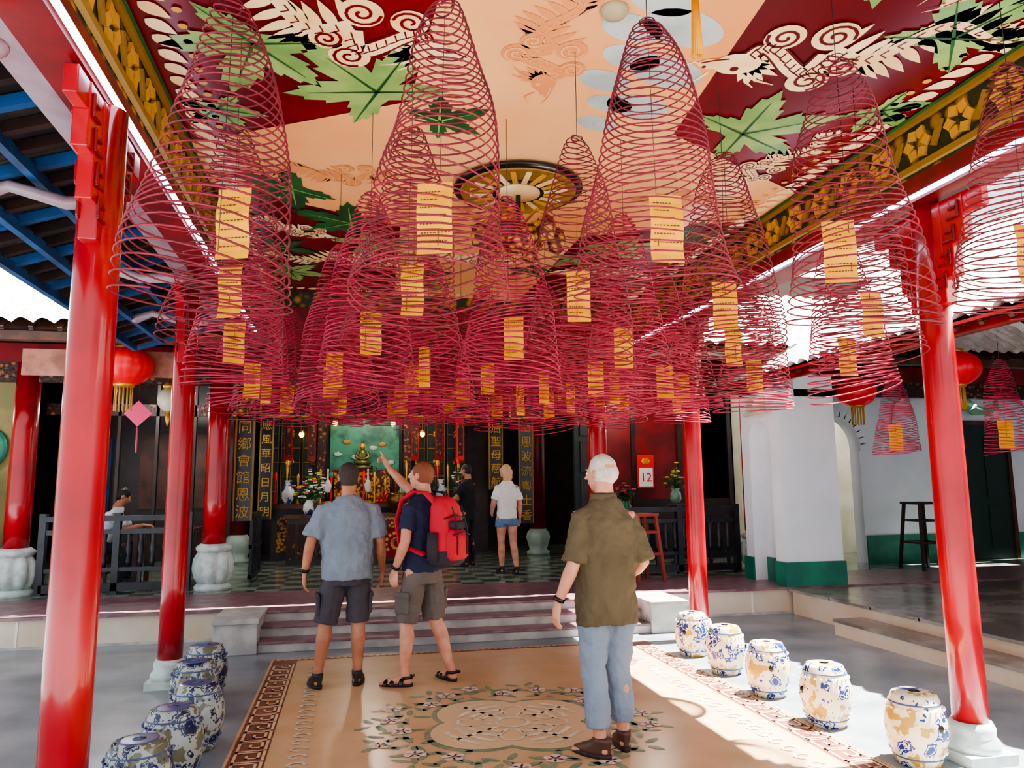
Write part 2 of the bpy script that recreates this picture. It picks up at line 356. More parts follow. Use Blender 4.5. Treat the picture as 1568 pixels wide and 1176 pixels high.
for x,y,r in ((1.42,3.1,.16),(1.36,3.35,.15),(1.45,3.6,.15),(1.38,3.85,.14),(1.5,4.1,.13),(1.5,4.35,.12),(1.62,3.3,.2),(1.7,3.7,.2),(1.68,4.1,.18),(1.5,2.8,.2)):
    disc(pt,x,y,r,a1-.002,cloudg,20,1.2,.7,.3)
for i in range(52):
    y=CV0+.08+i*.135
    for u,sg in ((CU0+.1,1),(CU1-.1,-1)):
        tear(u,y,.17,.05,(.7 if sg>0 else 2.4),cream,a2)
        disc(pt,u+sg*.17,y+.03,.025,a2,goldp,8)
for i in range(36):
    tear(CU0+.1+i*.13,CV1-.12,.12,.04,-.8,cream,a2)
for u in (CU0+.02,CU1-.05): pt.ribbon([(u+.01,CV0),(u+.01,CV1)],.05,a4,leafd)
pt.obj('ceiling_painting')
# central rosette chandelier
ch=MB(); q=Vector((1.22,5.44,0))
ch.lathe([(.5,3.93),(.5,3.91),(.44,3.9),(.1,3.895)],(q.x,q.y,0),black,40)
ch.lathe([(.44,3.905),(.45,3.897),(.44,3.888),(.43,3.897)],(q.x,q.y,0),goldd,40)
for i in range(20):
    a=2*pi*i/20; ch.beam((q.x+.2*cos(a),q.y+.2*sin(a),3.885),(q.x+.38*cos(a),q.y+.38*sin(a),3.892),.04,.008,cream if i%2 else goldp)
ch.lathe([(.17,3.9),(.17,3.88),(.04,3.87)],(q.x,q.y,0),cream,24)
ch.limb([(q.x,q.y,3.88),(q.x,q.y,3.5)],[.02,.02],black)
ch.lathe([(.05,3.42),(.18,3.46),(.22,3.53),(.16,3.6),(.05,3.64)],(q.x,q.y,0),goldc,24,6,.2)
for i in range(6):
    a=2*pi*i/6; x,y=q.x+.3*cos(a),q.y+.3*sin(a)
    ch.tube([(q.x,q.y,3.6),(q.x+.2*cos(a),q.y+.2*sin(a),3.7),(x,y,3.64)],.012,gold)
    ch.lathe([(.02,3.42),(.06,3.45),(.075,3.53),(.06,3.6),(.02,3.63)],(x,y,0),goldc,14)
ch.obj('chandelier')
dl=MB(); q=W(.52,3.40); dl.lathe([(.07,3.95),(.07,3.93),(.055,3.91),(.02,3.905)],(q.x,q.y,0),M('downlight_plastic',C(170,160,130),.5),20); dl.obj('ceiling_downlight')
# ================= INCENSE COILS
def coilmesh(name,seed,mat,turns=30,H=1.15,R=.295,th_=.0036):
    rnd=random.Random(seed); n=32; m=MB(); pts=[]
    ph=[rnd.uniform(0,6.28) for _ in range(6)]
    tot=turns*n
    for i in range(tot+1):
        t=(i/tot); th=2*pi*i/n
        r=R*(.10+.90*t**.68)*(1+.03*sin(th*1+ph[0]+9*t)+.02*sin(7*t+ph[1])); 
        if t<.03: r*=.35+.65*(t/.03)**.6
        z=-H*(t**1.12)+.028*sin(th+ph[2]+14*t)*(.35+t)+.006*sin(2*th+ph[3]+5*t)
        pts.append(Vector((r*cos(th)+.01*sin(5*t+ph[4])*t*3,r*sin(th)+.03*sin(4*t+ph[5])*t,z)))
    m.tube(pts,th_,mat,n=4)
    m.tube([(.0,0,0),(0,0,-.95)],.0015,wire,n=4)
    m.tube([(.03*cos(a),.03*sin(a),.0) for a in [j*.6 for j in range(11)]],.003,mat,n=4)
    me=m.obj(name+'_tmp'); d=me.data; bpy.data.objects.remove(me); d.name=name; return d
CM=[coilmesh('spiral_a',1,incense,35),coilmesh('spiral_b',2,incense,38),coilmesh('spiral_c',3,incense,34)]
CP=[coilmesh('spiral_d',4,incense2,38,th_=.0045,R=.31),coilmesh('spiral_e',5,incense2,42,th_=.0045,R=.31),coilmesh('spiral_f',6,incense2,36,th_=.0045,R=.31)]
def tagmesh(nm,seed,w,h):
    rnd=random.Random(seed); m=MB(); n=8; vs=[]
    for i in range(n+1):
        z=h/2-h*i/n; y=.008*sin(i*1.1+seed); vs+= [(-w/2,y,z),(w/2,y,z)]
    m.add(vs,[(2*i,2*i+1,2*i+3,2*i+2) for i in range(n)],tagm)
    for i in range(7):
        z=h*.38-h*.8*i/7; ln=w*rnd.uniform(.45,.8)
        yy=.008*sin((h/2-z)/h*n*1.1+seed)
        for sy in (-.0035,.0035):
            x=-w*.4
            while x<-w*.4+ln:
                l=rnd.uniform(.004,.012); m.add([(x,yy+sy,z),(x+l,yy+sy,z),(x+l,yy+sy,z-.004),(x,yy+sy,z-.004)],[(0,1,2,3)],ink); x+=l+.004
    me=m.obj(nm); d=me.data; bpy.data.objects.remove(me); return d
TG=[tagmesh('tag_a',1,.13,.27),tagmesh('tag_b',2,.12,.27),tagmesh('tag_c',3,.085,.3)]
rnd=random.Random(5)
def coil(X,Y,ztop=3.45,s=1.0,far=False,tz=-.86,ceil=None):
    q=W(X,Y,ztop); e=empty('incense_coil',q,(0,0,0))
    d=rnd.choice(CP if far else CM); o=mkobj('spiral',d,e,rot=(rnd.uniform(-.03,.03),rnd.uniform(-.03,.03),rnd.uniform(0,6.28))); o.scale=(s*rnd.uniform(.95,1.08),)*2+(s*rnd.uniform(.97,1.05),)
    mkobj('paper_tag',rnd.choice(TG[:2] if not far else TG),e,loc=(rnd.uniform(-.04,.04),rnd.uniform(-.03,.03),(tz-(.1*rnd.random() if far else 0))*s),rot=(0,0,-AX+rnd.uniform(-.3,.3)))
    w=MB(); w.tube([(0,0,0),(0,0,(ceil or CZ)-ztop)],.002,wire,n=4); w.obj('hanging_wire',e)
for X,Y in ((-1.04,2.62),(-.24,2.63),(.55,2.76),(1.41,3.02),(2.2,3.1)): coil(X,Y)
for X,Y in ((-1.38,3.6),(-.5,3.64),(.356,3.76),(1.18,3.97),(2.05,4.2)): coil(X,Y)
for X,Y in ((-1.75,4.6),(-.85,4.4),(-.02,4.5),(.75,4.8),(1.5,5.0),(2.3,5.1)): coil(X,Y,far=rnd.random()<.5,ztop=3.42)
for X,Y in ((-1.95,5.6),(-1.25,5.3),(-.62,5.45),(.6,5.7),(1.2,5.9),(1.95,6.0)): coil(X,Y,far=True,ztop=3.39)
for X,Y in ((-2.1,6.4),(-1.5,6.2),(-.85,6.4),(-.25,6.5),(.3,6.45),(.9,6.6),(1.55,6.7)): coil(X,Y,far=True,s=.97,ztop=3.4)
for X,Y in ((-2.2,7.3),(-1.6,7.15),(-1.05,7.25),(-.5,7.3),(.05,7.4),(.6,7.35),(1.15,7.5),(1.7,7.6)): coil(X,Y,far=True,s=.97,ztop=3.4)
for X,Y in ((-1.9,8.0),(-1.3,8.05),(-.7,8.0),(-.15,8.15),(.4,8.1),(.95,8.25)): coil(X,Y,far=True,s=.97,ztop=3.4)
for X,Y in ((4.6,7.0),(4.05,7.9),(4.5,6.1)):
    coil(X,Y,ztop=2.78,s=.75,far=True,ceil=3.0)
def tassel(m,x,y,z0,z1,r,mat):
    for i in range(14):
        a=2*pi*i/14; m.tube([(x+r*.4*cos(a),y+r*.4*sin(a),z0),(x+r*cos(a),y+r*sin(a),z1)],.006,mat,n=4)
q=W(.81,3.0); m=MB(); m.lathe([(.03,3.8),(.13,3.82),(.13,3.9),(.03,3.945)],(0,0,0),goldc,20); m.lathe([(.02,3.74),(.03,3.76),(.02,3.8)],(0,0,0),gold,12); tassel(m,0,0,3.76,3.45,.02,tagm); m.obj('tassel_lantern',loc=(q.x,q.y,0))
# ================= HALL SHELL
hs=MB(); hs.bx(-9,12.5,17.2,17.4,HP,5,dwood); hs.obj('wall_back')
hs=MB(); hs.bx(-9.2,-9.06,9,17.4,0,5,beige); hs.obj('wall_left')
hs=MB(); hs.bx(-9.2,12.5,11,17.4,5,5.1,dwood); hs.obj('ceiling_hall')
def roof(name,a,b,along,L,mat,tile=.22,step=.3):
    a=Vector(a);b=Vector(b);al=Vector(along); n=al.cross(b-a).normalized()
    if n.z<0: n=-n
    S=(b-a).length; ns=int(S/step)*2+1; nc=int(L/tile*6); vs=[];fs=[]
    for i in range(ns+1):
        t=i/ns
        for j in range(nc+1):
            x=j*L/nc; vs.append(a+(b-a)*t+al*x+n*(abs(sin(pi*x/tile))*.07+ (0 if i%2 else .025)))
    for i in range(ns):
        for j in range(nc):
            k=i*(nc+1)+j; fs.append((k,k+1,k+nc+2,k+nc+1))
    m=MB(); m.add(vs,fs,mat,False)
    m.add([a-n*.05,a+al*L-n*.05,b+al*L-n*.05,b-n*.05],[(0,1,2,3)],brown)
    m.obj(name)
roof('hall_roof',(-9.5,9.25,3.5),(-9.5,13.5,6.6),(1,0,0),20,tilew)
roof('right_wing_roof',(5.3,-2,3.06),(9.2,-2,5.4),(0,1,0),12.4,tilew)
roof('right_wing_roof',(12.8,-2,3.4),(9.2,-2,5.4),(0,1,0),12.4,tilew)  # unseen back slope, added to keep the sun off the walkway
rw=MB(); rw.beam((5.42,-2,3.0),(5.42,10.4,3.0),.05,.08,redd); rw.beam((5.35,-2,3.06),(5.35,10.4,3.06),.06,.03,red)
for i in range(40): rw.beam((5.35,-2+i*.31,3.02),(6.6,-2+i*.31,3.7),.05,.05,brown)
rw.obj('right_wing_eave')
hf=MB()
hf.bx(-9,12.5,10.7,10.9,3.3,3.55,redd); hf.bx(-9,12.5,10.75,10.85,3.05,3.3,goldf); hf.bx(-9,12.5,9.3,9.42,3.34,3.44,brown)
for i in range(66): hf.beam((-9+i*.3,9.3,3.47),(-9+i*.3,11,4.6),.05,.06,brown)
hf.bx(-9,12.5,10.78,10.82,3.5,5,dwood)
for u in (-1.78,3.6):
    sg=1 if u<0 else -1
    hf.limb([(u+sg*.15,10.8,2.6),(u+sg*.35,10.8,2.85),(u+sg*.7,10.8,3.0)],[.05,.07,.04],goldc)
hf.bx(-3.9,-2.1,9.9,9.95,3.02,3.34,M('pink_panel',C(196,130,110),.6,col2=C(150,96,80),scale=5))
hf.obj('facade_beams')
m=MB()
for u0,u1,z0,z1 in ((-.2,2.1,2.72,3.12),(-1.35,-.6,2.7,3.1),(2.4,3.1,2.7,3.1)):
    m.bx(u0,u1,11.55,11.6,z0,z1,black); 
    for a_,b_,c_,d_ in ((u0,u1,z0,z0+.03),(u0,u1,z1-.03,z1),(u0,u0+.03,z0,z1),(u1-.03,u1,z0,z1)): m.bx(a_,b_,11.53,11.55,c_,d_,goldp)
    m.bx(u0+.05,u0+.08,11.56,11.59,z1,5,dwood); m.bx(u1-.08,u1-.05,11.56,11.59,z1,5,dwood)
m.obj('hanging_plaques')
# ================= RAILINGS
def railing(name,u0,u1,v):
    m=MB(); z=HP
    for zz,h,w in ((.08,.1,.1),(.3,.05,.06),(.78,.06,.07),(.95,.07,.12)): m.bx(u0,u1,v-w/2,v+w/2,z+zz-h/2,z+zz+h/2,railm)
    n=int((u1-u0)/.14)
    for i in range(n+1):
        x=u0+(u1-u0)*i/n
        m.lathe([(.022,.32),(.036,.4),(.022,.47),(.044,.56),(.026,.66),(.034,.74),(.022,.76)],(x,v,z),railm,10)
        if i%2==0: m.bx(x-.02,x+.02,v-.02,v+.02,z+.1,z+.3,railm)
    for x in (u0,u1,(u0+u1)/2): m.bx(x-.04,x+.04,v-.05,v+.05,z,z+1.02,railm)
    m.obj(name)
railing('balustrade',-3.85,-2.1,10.8); railing('balustrade',3.92,5.8,10.8); railing('balustrade',-8,-4.48,10.8)
m=MB()
for zz in (.08,.5,.95): m.bx(-1.42,-1.36,11.4,12.5,HP+zz-.03,HP+zz+.03,railm)
for i in range(8): m.bx(-1.41,-1.37,11.4+i*.15,11.44+i*.15,HP+.05,HP+.95,railm)
m.obj('balustrade')
# ================= INNER HALL
celst=M('celadon_stone',C(160,180,170),.5)
def inner_col(u,v):
    m=MB(); m.lathe([(.22,0),(.23,.06),(.17,.1),(.2,.2),(.24,.33),(.22,.42),(.16,.5)],(0,0,0),celst,32,8,.06)
    m.lathe([(.15,.48),(.15,3.9)],(0,0,0),redd,24); m.obj('inner_column',loc=(u,v,HP))
for u in (-2.0,3.6): inner_col(u,14.6)
def couplet(name,u,v,z0,z1,txt,w=.26):
    e=empty(name,(u,v,0)); m=MB(); m.bx(-w/2,w/2,-.02,.02,z0,z1,black)
    for s in(-1,1): m.bx(s*w/2-.012,s*w/2+.012,-.03,.02,z0,z1,goldd)
    m.obj('board',e)
    n=len(txt); h=(z1-z0)/n
    for i,chh in enumerate(txt):
        cu=bpy.data.curves.new('glyph','FONT'); cu.body=chh; cu.size=min(h*.82,w*.85); cu.align_x='CENTER'; cu.align_y='CENTER'; cu.extrude=.006
        cu.materials.append(goldp); o=bpy.data.objects.new('glyph_%d'%(i+1),cu); bpy.context.collection.objects.link(o); o.parent=e
        o.location=(0,-.035,z1-h*(i+.5)); o.rotation_euler=(pi/2,0,0)
couplet('couplet_board',-1.5,11.25,1.2,3.1,'福建同鄉會館恩波',.24)
couplet('couplet_board',3.3,14.3,.95,3.2,'閩海恩波流粵土香')
couplet('couplet_board',2.8,14.8,1.6,3.2,'天后聖母慈航')
couplet('couplet_board',-1.55,14.5,1.1,3.2,'嘉應風華昭日月明',.22)
# shrine
sh=MB(); SU=.25
jade=M('jade_panel',C(60,132,106),.4,col2=C(30,86,70),scale=4)
sh.bx(SU-2.2,SU+2.6,16.0,16.1,HP,4.4,dwood)
sh.bx(SU-.7,SU+.7,15.9,15.98,1.9,2.95,jade)
for k in range(7):   # painted relief on the jade backdrop
    sh.ell((SU-.55+.18*k,15.89,2.35+.25*sin(k*1.7)),(.09,.01,.05),goldd if k%2 else celst,10,6)
for s in (-1,1):
    for k in range(3):
        cxx=SU+s*(1.05+.42*k)
        sh.bx(cxx-.19,cxx+.19,15.86,15.9,HP+.9,3.2,dgreen)
        for j in range(7): sh.bx(cxx-.19,cxx+.19,15.84,15.86,1.3+j*.29,1.315+j*.29,goldd)
        for j in range(3): sh.bx(cxx-.19+j*.18,cxx-.18+j*.18,15.84,15.86,1.25,3.2,goldd)
        for j in range(3): sh.lathe([(.04,0),(.06,.01),(.02,.02)],(0,0,0),goldp,8) if False else sh.ell((cxx,15.84,1.6+j*.58),(.07,.015,.09),goldc,10,6)
sh.bx(SU-2.2,SU+2.6,15.7,15.9,3.15,3.5,goldf)
for s in(-1,1): sh.bx(SU+s*.86-.08,SU+s*.86+.08,15.7,15.95,1.2,3.15,goldf)
sh.obj('shrine_screen')
al=MB()
al.bx(SU-1.7,SU+2.0,14.8,15.4,HP,HP+.95,dwood); al.bx(SU-1.8,SU+2.1,14.7,15.5,HP+.95,HP+1.03,brown)
for k in range(5):
    x=SU-1.6+k*.74; al.bx(x,x+.6,14.77,14.8,HP+.15,HP+.8,goldc)
al.obj('altar_table')
al=MB(); AT=.75
clothm=fab('altar_cloth',(160,30,34),(126,18,24))
al.bx(AT-.35,AT+1.3,13.7,14.2,HP+.8,HP+.87,brown); al.bx(AT-.3,AT+1.25,13.74,14.16,HP+.1,HP+.8,clothm)
al.bx(AT-.3,AT+1.25,13.71,13.74,HP+.62,HP+.8,goldc)
for cc_ in (.05,.5,.95):
    for k in range(22):
        a=k*.48; rr=.03+.010*k*.8; al.box((AT+cc_+rr*cos(a),13.73,HP+.36+rr*sin(a)),(.05,.012,.05),goldp,R=Matrix.Rotation(-a,3,'Y'))
for xx in (AT-.33,AT+1.28): al.bx(xx-.03,xx+.03,13.72,14.18,HP,HP+.8,brown)
al.obj('offering_table')
al=MB(); al.bx(-1.15,-.35,13.8,14.3,HP+.8,HP+.86,brown); al.bx(-1.1,-.4,13.84,14.26,HP,HP+.8,dwood)
for k in range(4): al.bx(-1.08+k*.17,-.96+k*.17,13.82,13.84,HP+.1,HP+.7,goldf)
al.obj('offering_cabinet')
bronze=M('bronze',C(120,84,44),.3,metal=.8)
bz2=M('bronze_green',C(96,96,56),.35,metal=.5)
sb=MB(); sb.lathe([(.3,0),(.32,.1),(.26,.14)],(0,0,0),bz2,24,10,.15)
sb.ell((0,0,.22),(.26,.2,.12),bz2); sb.ell((0,0,.42),(.15,.11,.22),bz2); sb.ell((0,-.02,.72),(.085,.09,.11),gold); sb.ell((0,0,.84),(.04,.04,.05),black)
sb.limb([(-.14,0,.55),(-.2,-.08,.38),(-.03,-.18,.32)],[.05,.045,.03],bz2); sb.limb([(.14,0,.55),(.2,-.08,.38),(.03,-.18,.32)],[.05,.045,.03],bz2)
o=sb.obj('buddha_statue',loc=(SU-.05,15.62,2.02)); o.scale=(.66,.66,.66)
pd=MB(); pd.bx(SU-.6,SU+.5,15.51,15.83,HP,2.0,goldc); pd.bx(SU-.65,SU+.55,15.5,15.84,2.0,2.02,redd); pd.obj('statue_plinth')
cel=M('celadon_glaze',C(120,160,140),.15); porc=M('porcelain_blue_white',C(220,225,228),.15,col2=C(50,70,140),scale=7,lo=.5,hi=.56)
def vase(name,loc,s,mat,prof=None):
    m=MB(); m.lathe([(r*s,z*s) for r,z in (prof or [(.1,0),(.08,.03),(.16,.15),(.19,.3),(.14,.44),(.07,.52),(.08,.6),(.11,.64)])],(0,0,0),mat,24); return m.obj(name,loc=loc)
vase('ceramic_vase',(SU-1.45,15.15,HP+1.03),.7,porc); vase('ceramic_vase',(SU+1.5,15.15,HP+1.03),.7,porc); vase('ceramic_vase',(SU+.75,15.1,HP+1.03),.6,cel)
bn=MB(); bn.lathe([(.12,0),(.1,.05),(.2,.12),(.24,.25),(.2,.32),(.24,.36)],(0,0,0),bronze,28)
for s in(-1,1): bn.limb([(s*.22,0,.25),(s*.32,0,.3),(s*.3,0,.45)],[.02,.02,.025],bronze)
for k in range(7): bn.tube([(.04*(k-3),.02*(k%2),.34),(.05*(k-3),.02,.62)],.005,redd)
bn.obj('incense_burner',loc=(AT+.1,13.95,HP+.87))
green=M('foliage',C(50,104,48),.5,col2=C(26,66,32),scale=9); yel=M('yellow_petal',C(240,206,40),.5); pinkm=M('pink_petal',C(226,90,124),.5); whm=M('white_petal',C(240,240,236),.5)
def bouquet(name,loc,cols,r=.22,h=.45,pot=cel,n=26):
    rn=random.Random(name+str(loc[0])); m=MB(); m.lathe([(.06,0),(.1,.08),(.09,.18),(.06,.22),(.075,.26)],(0,0,0),pot,18)
    for i in range(n):
        a=rn.uniform(0,6.28); rr=r*rn.random()**.6; z=.3+h*rn.random()*(1-rr/r*.4); x,y=rr*cos(a),rr*sin(a)
        m.tube([(0,0,.22),(x*.5,y*.5,.22+(z-.22)*.6),(x,y,z)],.004,green,n=4)
        m.box((x*.8,y*.8,z*.85),(.09,.004,.04),green,R=Matrix.Rotation(a,3,'Z')@Matrix.Rotation(rn.uniform(-1,1),3,'Y'))
        cm=rn.choice(cols)
        for k in range(5): 
            b=k*1.257; m.ell((x+.02*cos(b),y+.02*sin(b),z),(.02,.02,.014),cm,6,4)
    return m.obj(name,loc=loc)
bouquet('flower_arrangement',(SU-.95,15.0,HP+1.03),[whm,pinkm,yel]); bouquet('flower_arrangement',(SU+1.15,15.0,HP+1.03),[whm,pinkm]); 
bouquet('flower_arrangement',(-.75,14.05,HP+.86),[whm,whm,yel,pinkm],.3,.35,porc,44); bouquet('flower_arrangement',(SU+1.85,15.0,HP+1.03),[redd,pinkm,whm],.2,.4)
orange=M('orange_fruit',C(226,120,30),.5)
for px_,py_,c_ in ((AT+.75,13.95,orange),(SU-.45,15.0,orange),(SU+.35,14.95,M('apple_red',C(190,40,40),.4))):
    pyr=MB(); z0=HP+.87 if py_<14.5 else HP+1.03
    for lv,n in enumerate((4,3,2,1)):
        for i in range(n):
            for j in range(n): pyr.ell(((i-(n-1)/2)*.075,(j-(n-1)/2)*.075,.04+lv*.058),(.038,.038,.038),c_,10,7)
    pyr.obj('fruit_pyramid',loc=(px_,py_,z0))
rn=random.Random(11); m=MB()
for i in range(18):
    x=SU-1.7+i*.21; y=15.3+.06*rn.random(); h=rn.uniform(.35,.85); z=HP+1.03
    m.lathe([(.05,0),(.02,.03),(.012,h*.5),(.02,h*.55),(.012,h*.6),(.03,h*.9),(.005,h)],(x,y,z),rn.choice((gold,goldp,bronze,lant)),10)
    if i%2: m.ell((x,y,z+h),(.05,.02,.07),rn.choice((gold,lant,jade)),8,6)
m.obj('altar_ornaments')
m=MB()
for x in (SU-1.5,SU-1.05,SU+1.0,SU+1.5,SU+1.95):
    c_=rn.choice((lant,clothm,redd)); m.box((x,15.6,2.65),(.16,.02,.9),c_); m.box((x,15.585,2.65),(.1,.01,.7),goldf); m.bx(x-.01,x+.01,15.59,15.6,3.1,5,dwood)
m.obj('hanging_banners')
can=M('candle_glow',C(255,190,90),emit=12)
for x,z in ((SU-1.25,2.72),(SU+1.15,2.74),(SU-.6,2.95),(SU+.55,2.95)):
    m=MB(); m.ell((0,0,0),(.05,.05,.06),can,10,7); m.tube([(0,0,.05),(0,0,5-z)],.006,gold); m.lathe([(.03,.05),(.07,.03),(.03,.09)],(0,0,0),gold,12); m.obj('altar_lamp',loc=(x,15.5,z))
for x in (SU-.7,SU+.05):
    m=MB(); m.limb([(0,0,.25),(0,0,.35),(0,-.05,.42)],[.05,.07,.04],whm); m.limb([(0,-.04,.4),(0,-.1,.5),(0,-.06,.6),(0,-.12,.64)],[.025,.015,.014,.02],whm); m.tube([(0,0,.26),(0,0,0)],.012,black); m.lathe([(.1,0),(.06,.05)],(0,0,0),gold,14); m.obj('crane_figurine',loc=(x,14.9,HP+1.03))
# side bays
sbw=MB(); sbw.bx(4.3,7,13.0,13.1,HP,4.5,redd); sbw.bx(3.9,4.3,13.0,13.1,HP,4.5,dgreen)
for k in range(4): sbw.bx(4.0,4.2,12.97,13.0,.6+.65*k,1.15+.65*k,dwood)
sbw.bx(5.0,6.9,12.95,13.0,HP,1.4,dwood)
for x in (4.3,5.0,5.9,6.9): sbw.bx(x-.04,x+.04,12.94,13.0,HP,4.4,dwood)
sbw.obj('wall_right_bay')
cal=MB(); cal.bx(-.16,.16,-.01,.01,0,.6,lant); cal.bx(-.13,.13,-.02,-.01,.03,.36,whm); cal.ell((0,-.015,.48),(.08,.01,.06),gold)
cal.obj('wall_calendar',loc=(5.2,12.9,1.6))
cu=bpy.data.curves.new('num','FONT'); cu.body='12'; cu.size=.22; cu.align_x='CENTER'; cu.extrude=.002; cu.materials.append(lant); o=bpy.data.objects.new('numeral',cu); bpy.context.collection.objects.link(o); o.rotation_euler=(pi/2,0,0); o.parent=bpy.data.objects['wall_calendar']; o.location=(0,-.025,.12)
pst=MB(); pst.lathe([(.12,0),(.05,.05),(.04,.7),(.15,.78),(.15,.8)],(0,0,0),brown,16); pst.obj('plant_stand',loc=(4.55,12.2,HP))
bouquet('flower_pot',(4.55,12.2,HP+.801),[pinkm,redd],.16,.3,M('green_pot',C(30,120,80),.3))
pst=MB(); pst.lathe([(.14,0),(.05,.05),(.04,.9),(.17,.98),(.17,1.0)],(0,0,0),brown,16); pst.obj('plant_stand',loc=(5.5,12.3,HP))
bouquet('yellow_flowers',(5.5,12.3,HP+1.001),[yel,yel,redd],.2,.45)
lb=MB(); lb.bx(-9,-5.0,12.9,13.0,HP,5,M('olive_wall',C(150,136,86),.8,col2=C(110,104,70),scale=1.3)); lb.bx(-5.0,-1.95,15.4,15.5,HP,5,dwood)
lb.bx(-4.9,-4.4,15.3,15.4,1.0,2.6,blue); lb.bx(-3.9,-2.6,15.3,15.4,1.3,2.7,brown)
for k in range(3): lb.bx(-3.9+k*.6,-3.85+k*.6,13.8,13.9,HP,3.6,dwood)
lb.bx(-5.0,-1.95,13.8,13.9,2.9,3.1,goldf)
lb.obj('wall_left_bay')
fr=MB(); fr.lathe([(.3,0),(.34,.01),(.34,.03),(.28,.04)],(0,0,0),teal,40); fr.ell((0,0,.03),(.2,.1,.01),cream); o=fr.obj('wall_roundel',loc=(-5.5,12.86,2.3),rot=(pi/2,0,0))
dk=MB(); dk.bx(-2.95,-2.15,11.35,12.1,HP+.72,HP+.77,brown)
for x in (-2.9,-2.2):
    for y in (11.4,12.05): dk.bx(x-.03,x+.03,y-.03,y+.03,HP,HP+.72,brown)
dk.obj('reception_desk')
def lantern(loc,R,h=.75,top=3.9):
    m=MB(); prof=[(.35*R,-.7*R)]+[(R*cos(a),R*h*sin(a)) for a in [radians(-60+i*12) for i in range(11)]]+[(.35*R,.7*R)]
    m.lathe(prof,(0,0,0),lant,48,16,.06)
    m.lathe([(.36*R,-.78*R),(.38*R,-.64*R)],(0,0,0),gold,20); m.lathe([(.38*R,.64*R),(.36*R,.78*R)],(0,0,0),gold,20)
    for i in range(14):
        a=2*pi*i/14; m.tube([(.3*R*cos(a),.3*R*sin(a),-.75*R),(.3*R*cos(a),.3*R*sin(a),-1.7*R)],.008,goldp,n=4)
    m.tube([(0,0,.7*R),(0,0,max(.1,top-loc[2]))],.006,wire,n=4); m.obj('red_lantern',loc=loc)
lantern((-2.7,9.7,3.12),.32,top=3.7); lantern((7.5,8.1,3.08),.31,top=4.2); lantern((7.55,10.1,3.02),.29,top=4.2)
m=MB(); m.ell((0,0,0),(.14,.14,.16),M('glass_globe',C(210,206,180),.2)); m.lathe([(.06,.14),(.08,.18),(.03,.24)],(0,0,0),gold,16); m.lathe([(.05,-.13),(.02,-.3),(.01,-.34)],(0,0,0),gold,12); m.tube([(0,0,.2),(0,0,.9)],.006,wire); m.obj('hanging_lamp',loc=(-2.35,10.4,2.8))
m=MB(); pk=M('pink_paper',C(244,70,120),.5); m.box((0,0,0),(.24,.01,.24),pk,R=Matrix.Rotation(pi/4,3,'Y')); m.tube([(0,0,-.17),(0,0,-.5)],.012,pk); m.tube([(0,0,.17),(0,0,.75)],.003,wire); m.obj('hanging_diamond_sign',loc=(-2.72,10.45,2.62))
# ================= RIGHT WING WHITE WALLS
def wall_arch(u,v0,v1,z0,z1,th,av0,av1,spring,mat,axis='v'):
    m=MB(); r=(av1-av0)/2; cv=(av0+av1)/2; n=16
    def P(a,z,o): return (u+o,a,z) if axis=='v' else (a,u+o,z)
    arc=[(cv-r*cos(pi*i/n),spring+r*sin(pi*i/n)) for i in range(n+1)]
    for o in (0,th):
        for q in (((v0,z0),(av0,z0),(av0,spring),(v0,spring)),((av1,z0),(v1,z0),(v1,spring),(av1,spring)),((v0,spring),(av0,spring),(av0,z1),(v0,z1)),((av1,spring),(v1,spring),(v1,z1),(av1,z1))):
            m.add([P(a,b,o) for a,b in q],[(0,1,2,3)],mat)
        for i in range(n): m.add([P(arc[i][0],arc[i][1],o),P(arc[i+1][0],arc[i+1][1],o),P(arc[i+1][0],z1,o),P(arc[i][0],z1,o)],[(0,1,2,3)],mat)
    full=[(av0,z0)]+arc+[(av1,z0)]
    for i in range(len(full)-1): m.add([P(*full[i],0),P(*full[i+1],0),P(*full[i+1],th),P(*full[i],th)],[(0,1,2,3)],mat)
    for e_ in (v0,v1): m.add([P(e_,z0,0),P(e_,z1,0),P(e_,z1,th),P(e_,z0,th)],[(0,1,2,3)],mat)
    m.add([P(v0,z1,0),P(v1,z1,0),P(v1,z1,th),P(v0,z1,th)],[(0,1,2,3)],mat)
    return m
m=wall_arch(5.5,8.96,9.95,HP,2.9,.83,9.2,9.74,2.25,white)
m.bx(5.75,6.33,8.96,9.95,2.8,3.1,white)
m.bx(5.7,5.75,9.18,9.76,HP,2.6,white)
m.bx(5.47,6.35,8.93,9.19,HP+.002,.64,teal); m.bx(5.47,6.35,9.75,9.98,HP+.002,.64,teal); m.bx(5.68,5.7,9.19,9.75,HP,.64,teal)
m.bx(5.46,5.5,9.1,9.82,2.6,2.64,beige); m.bx(5.47,5.5,9.25,9.7,2.66,2.84,M('relief_blue_yellow',C(120,170,190),.5,col2=C(220,190,110),scale=12))
m.obj('wall_right_pier')
m=wall_arch(11.3,6.5,12.4,HP,4.6,.25,7.35,8.42,2.25,white,'u')
m.bx(6.48,7.33,11.27,11.56,HP,.78,teal); m.bx(8.44,12.4,11.27,11.3,HP,.78,teal)
for i in range(17):
    a=pi*i/16; m.box((7.885-.6*cos(a),11.28,2.25+.6*sin(a)),(.13,.06,.13),white,R=Matrix.Rotation(a,3,'Y'))
m.obj('wall_right')
m=MB(); m.bx(6.3,12,13,13.1,HP+.002,4,beige); m.bx(12.3,12.5,-3,11.2,.34,5,white); m.obj('wall_right_room')
m=MB(); 
m.lathe([(.0,-.02),(.3,-.02),(.3,.02),(.0,.02)],(0,0,0),black,8,smooth=False,sx=.75,sy=1.4)
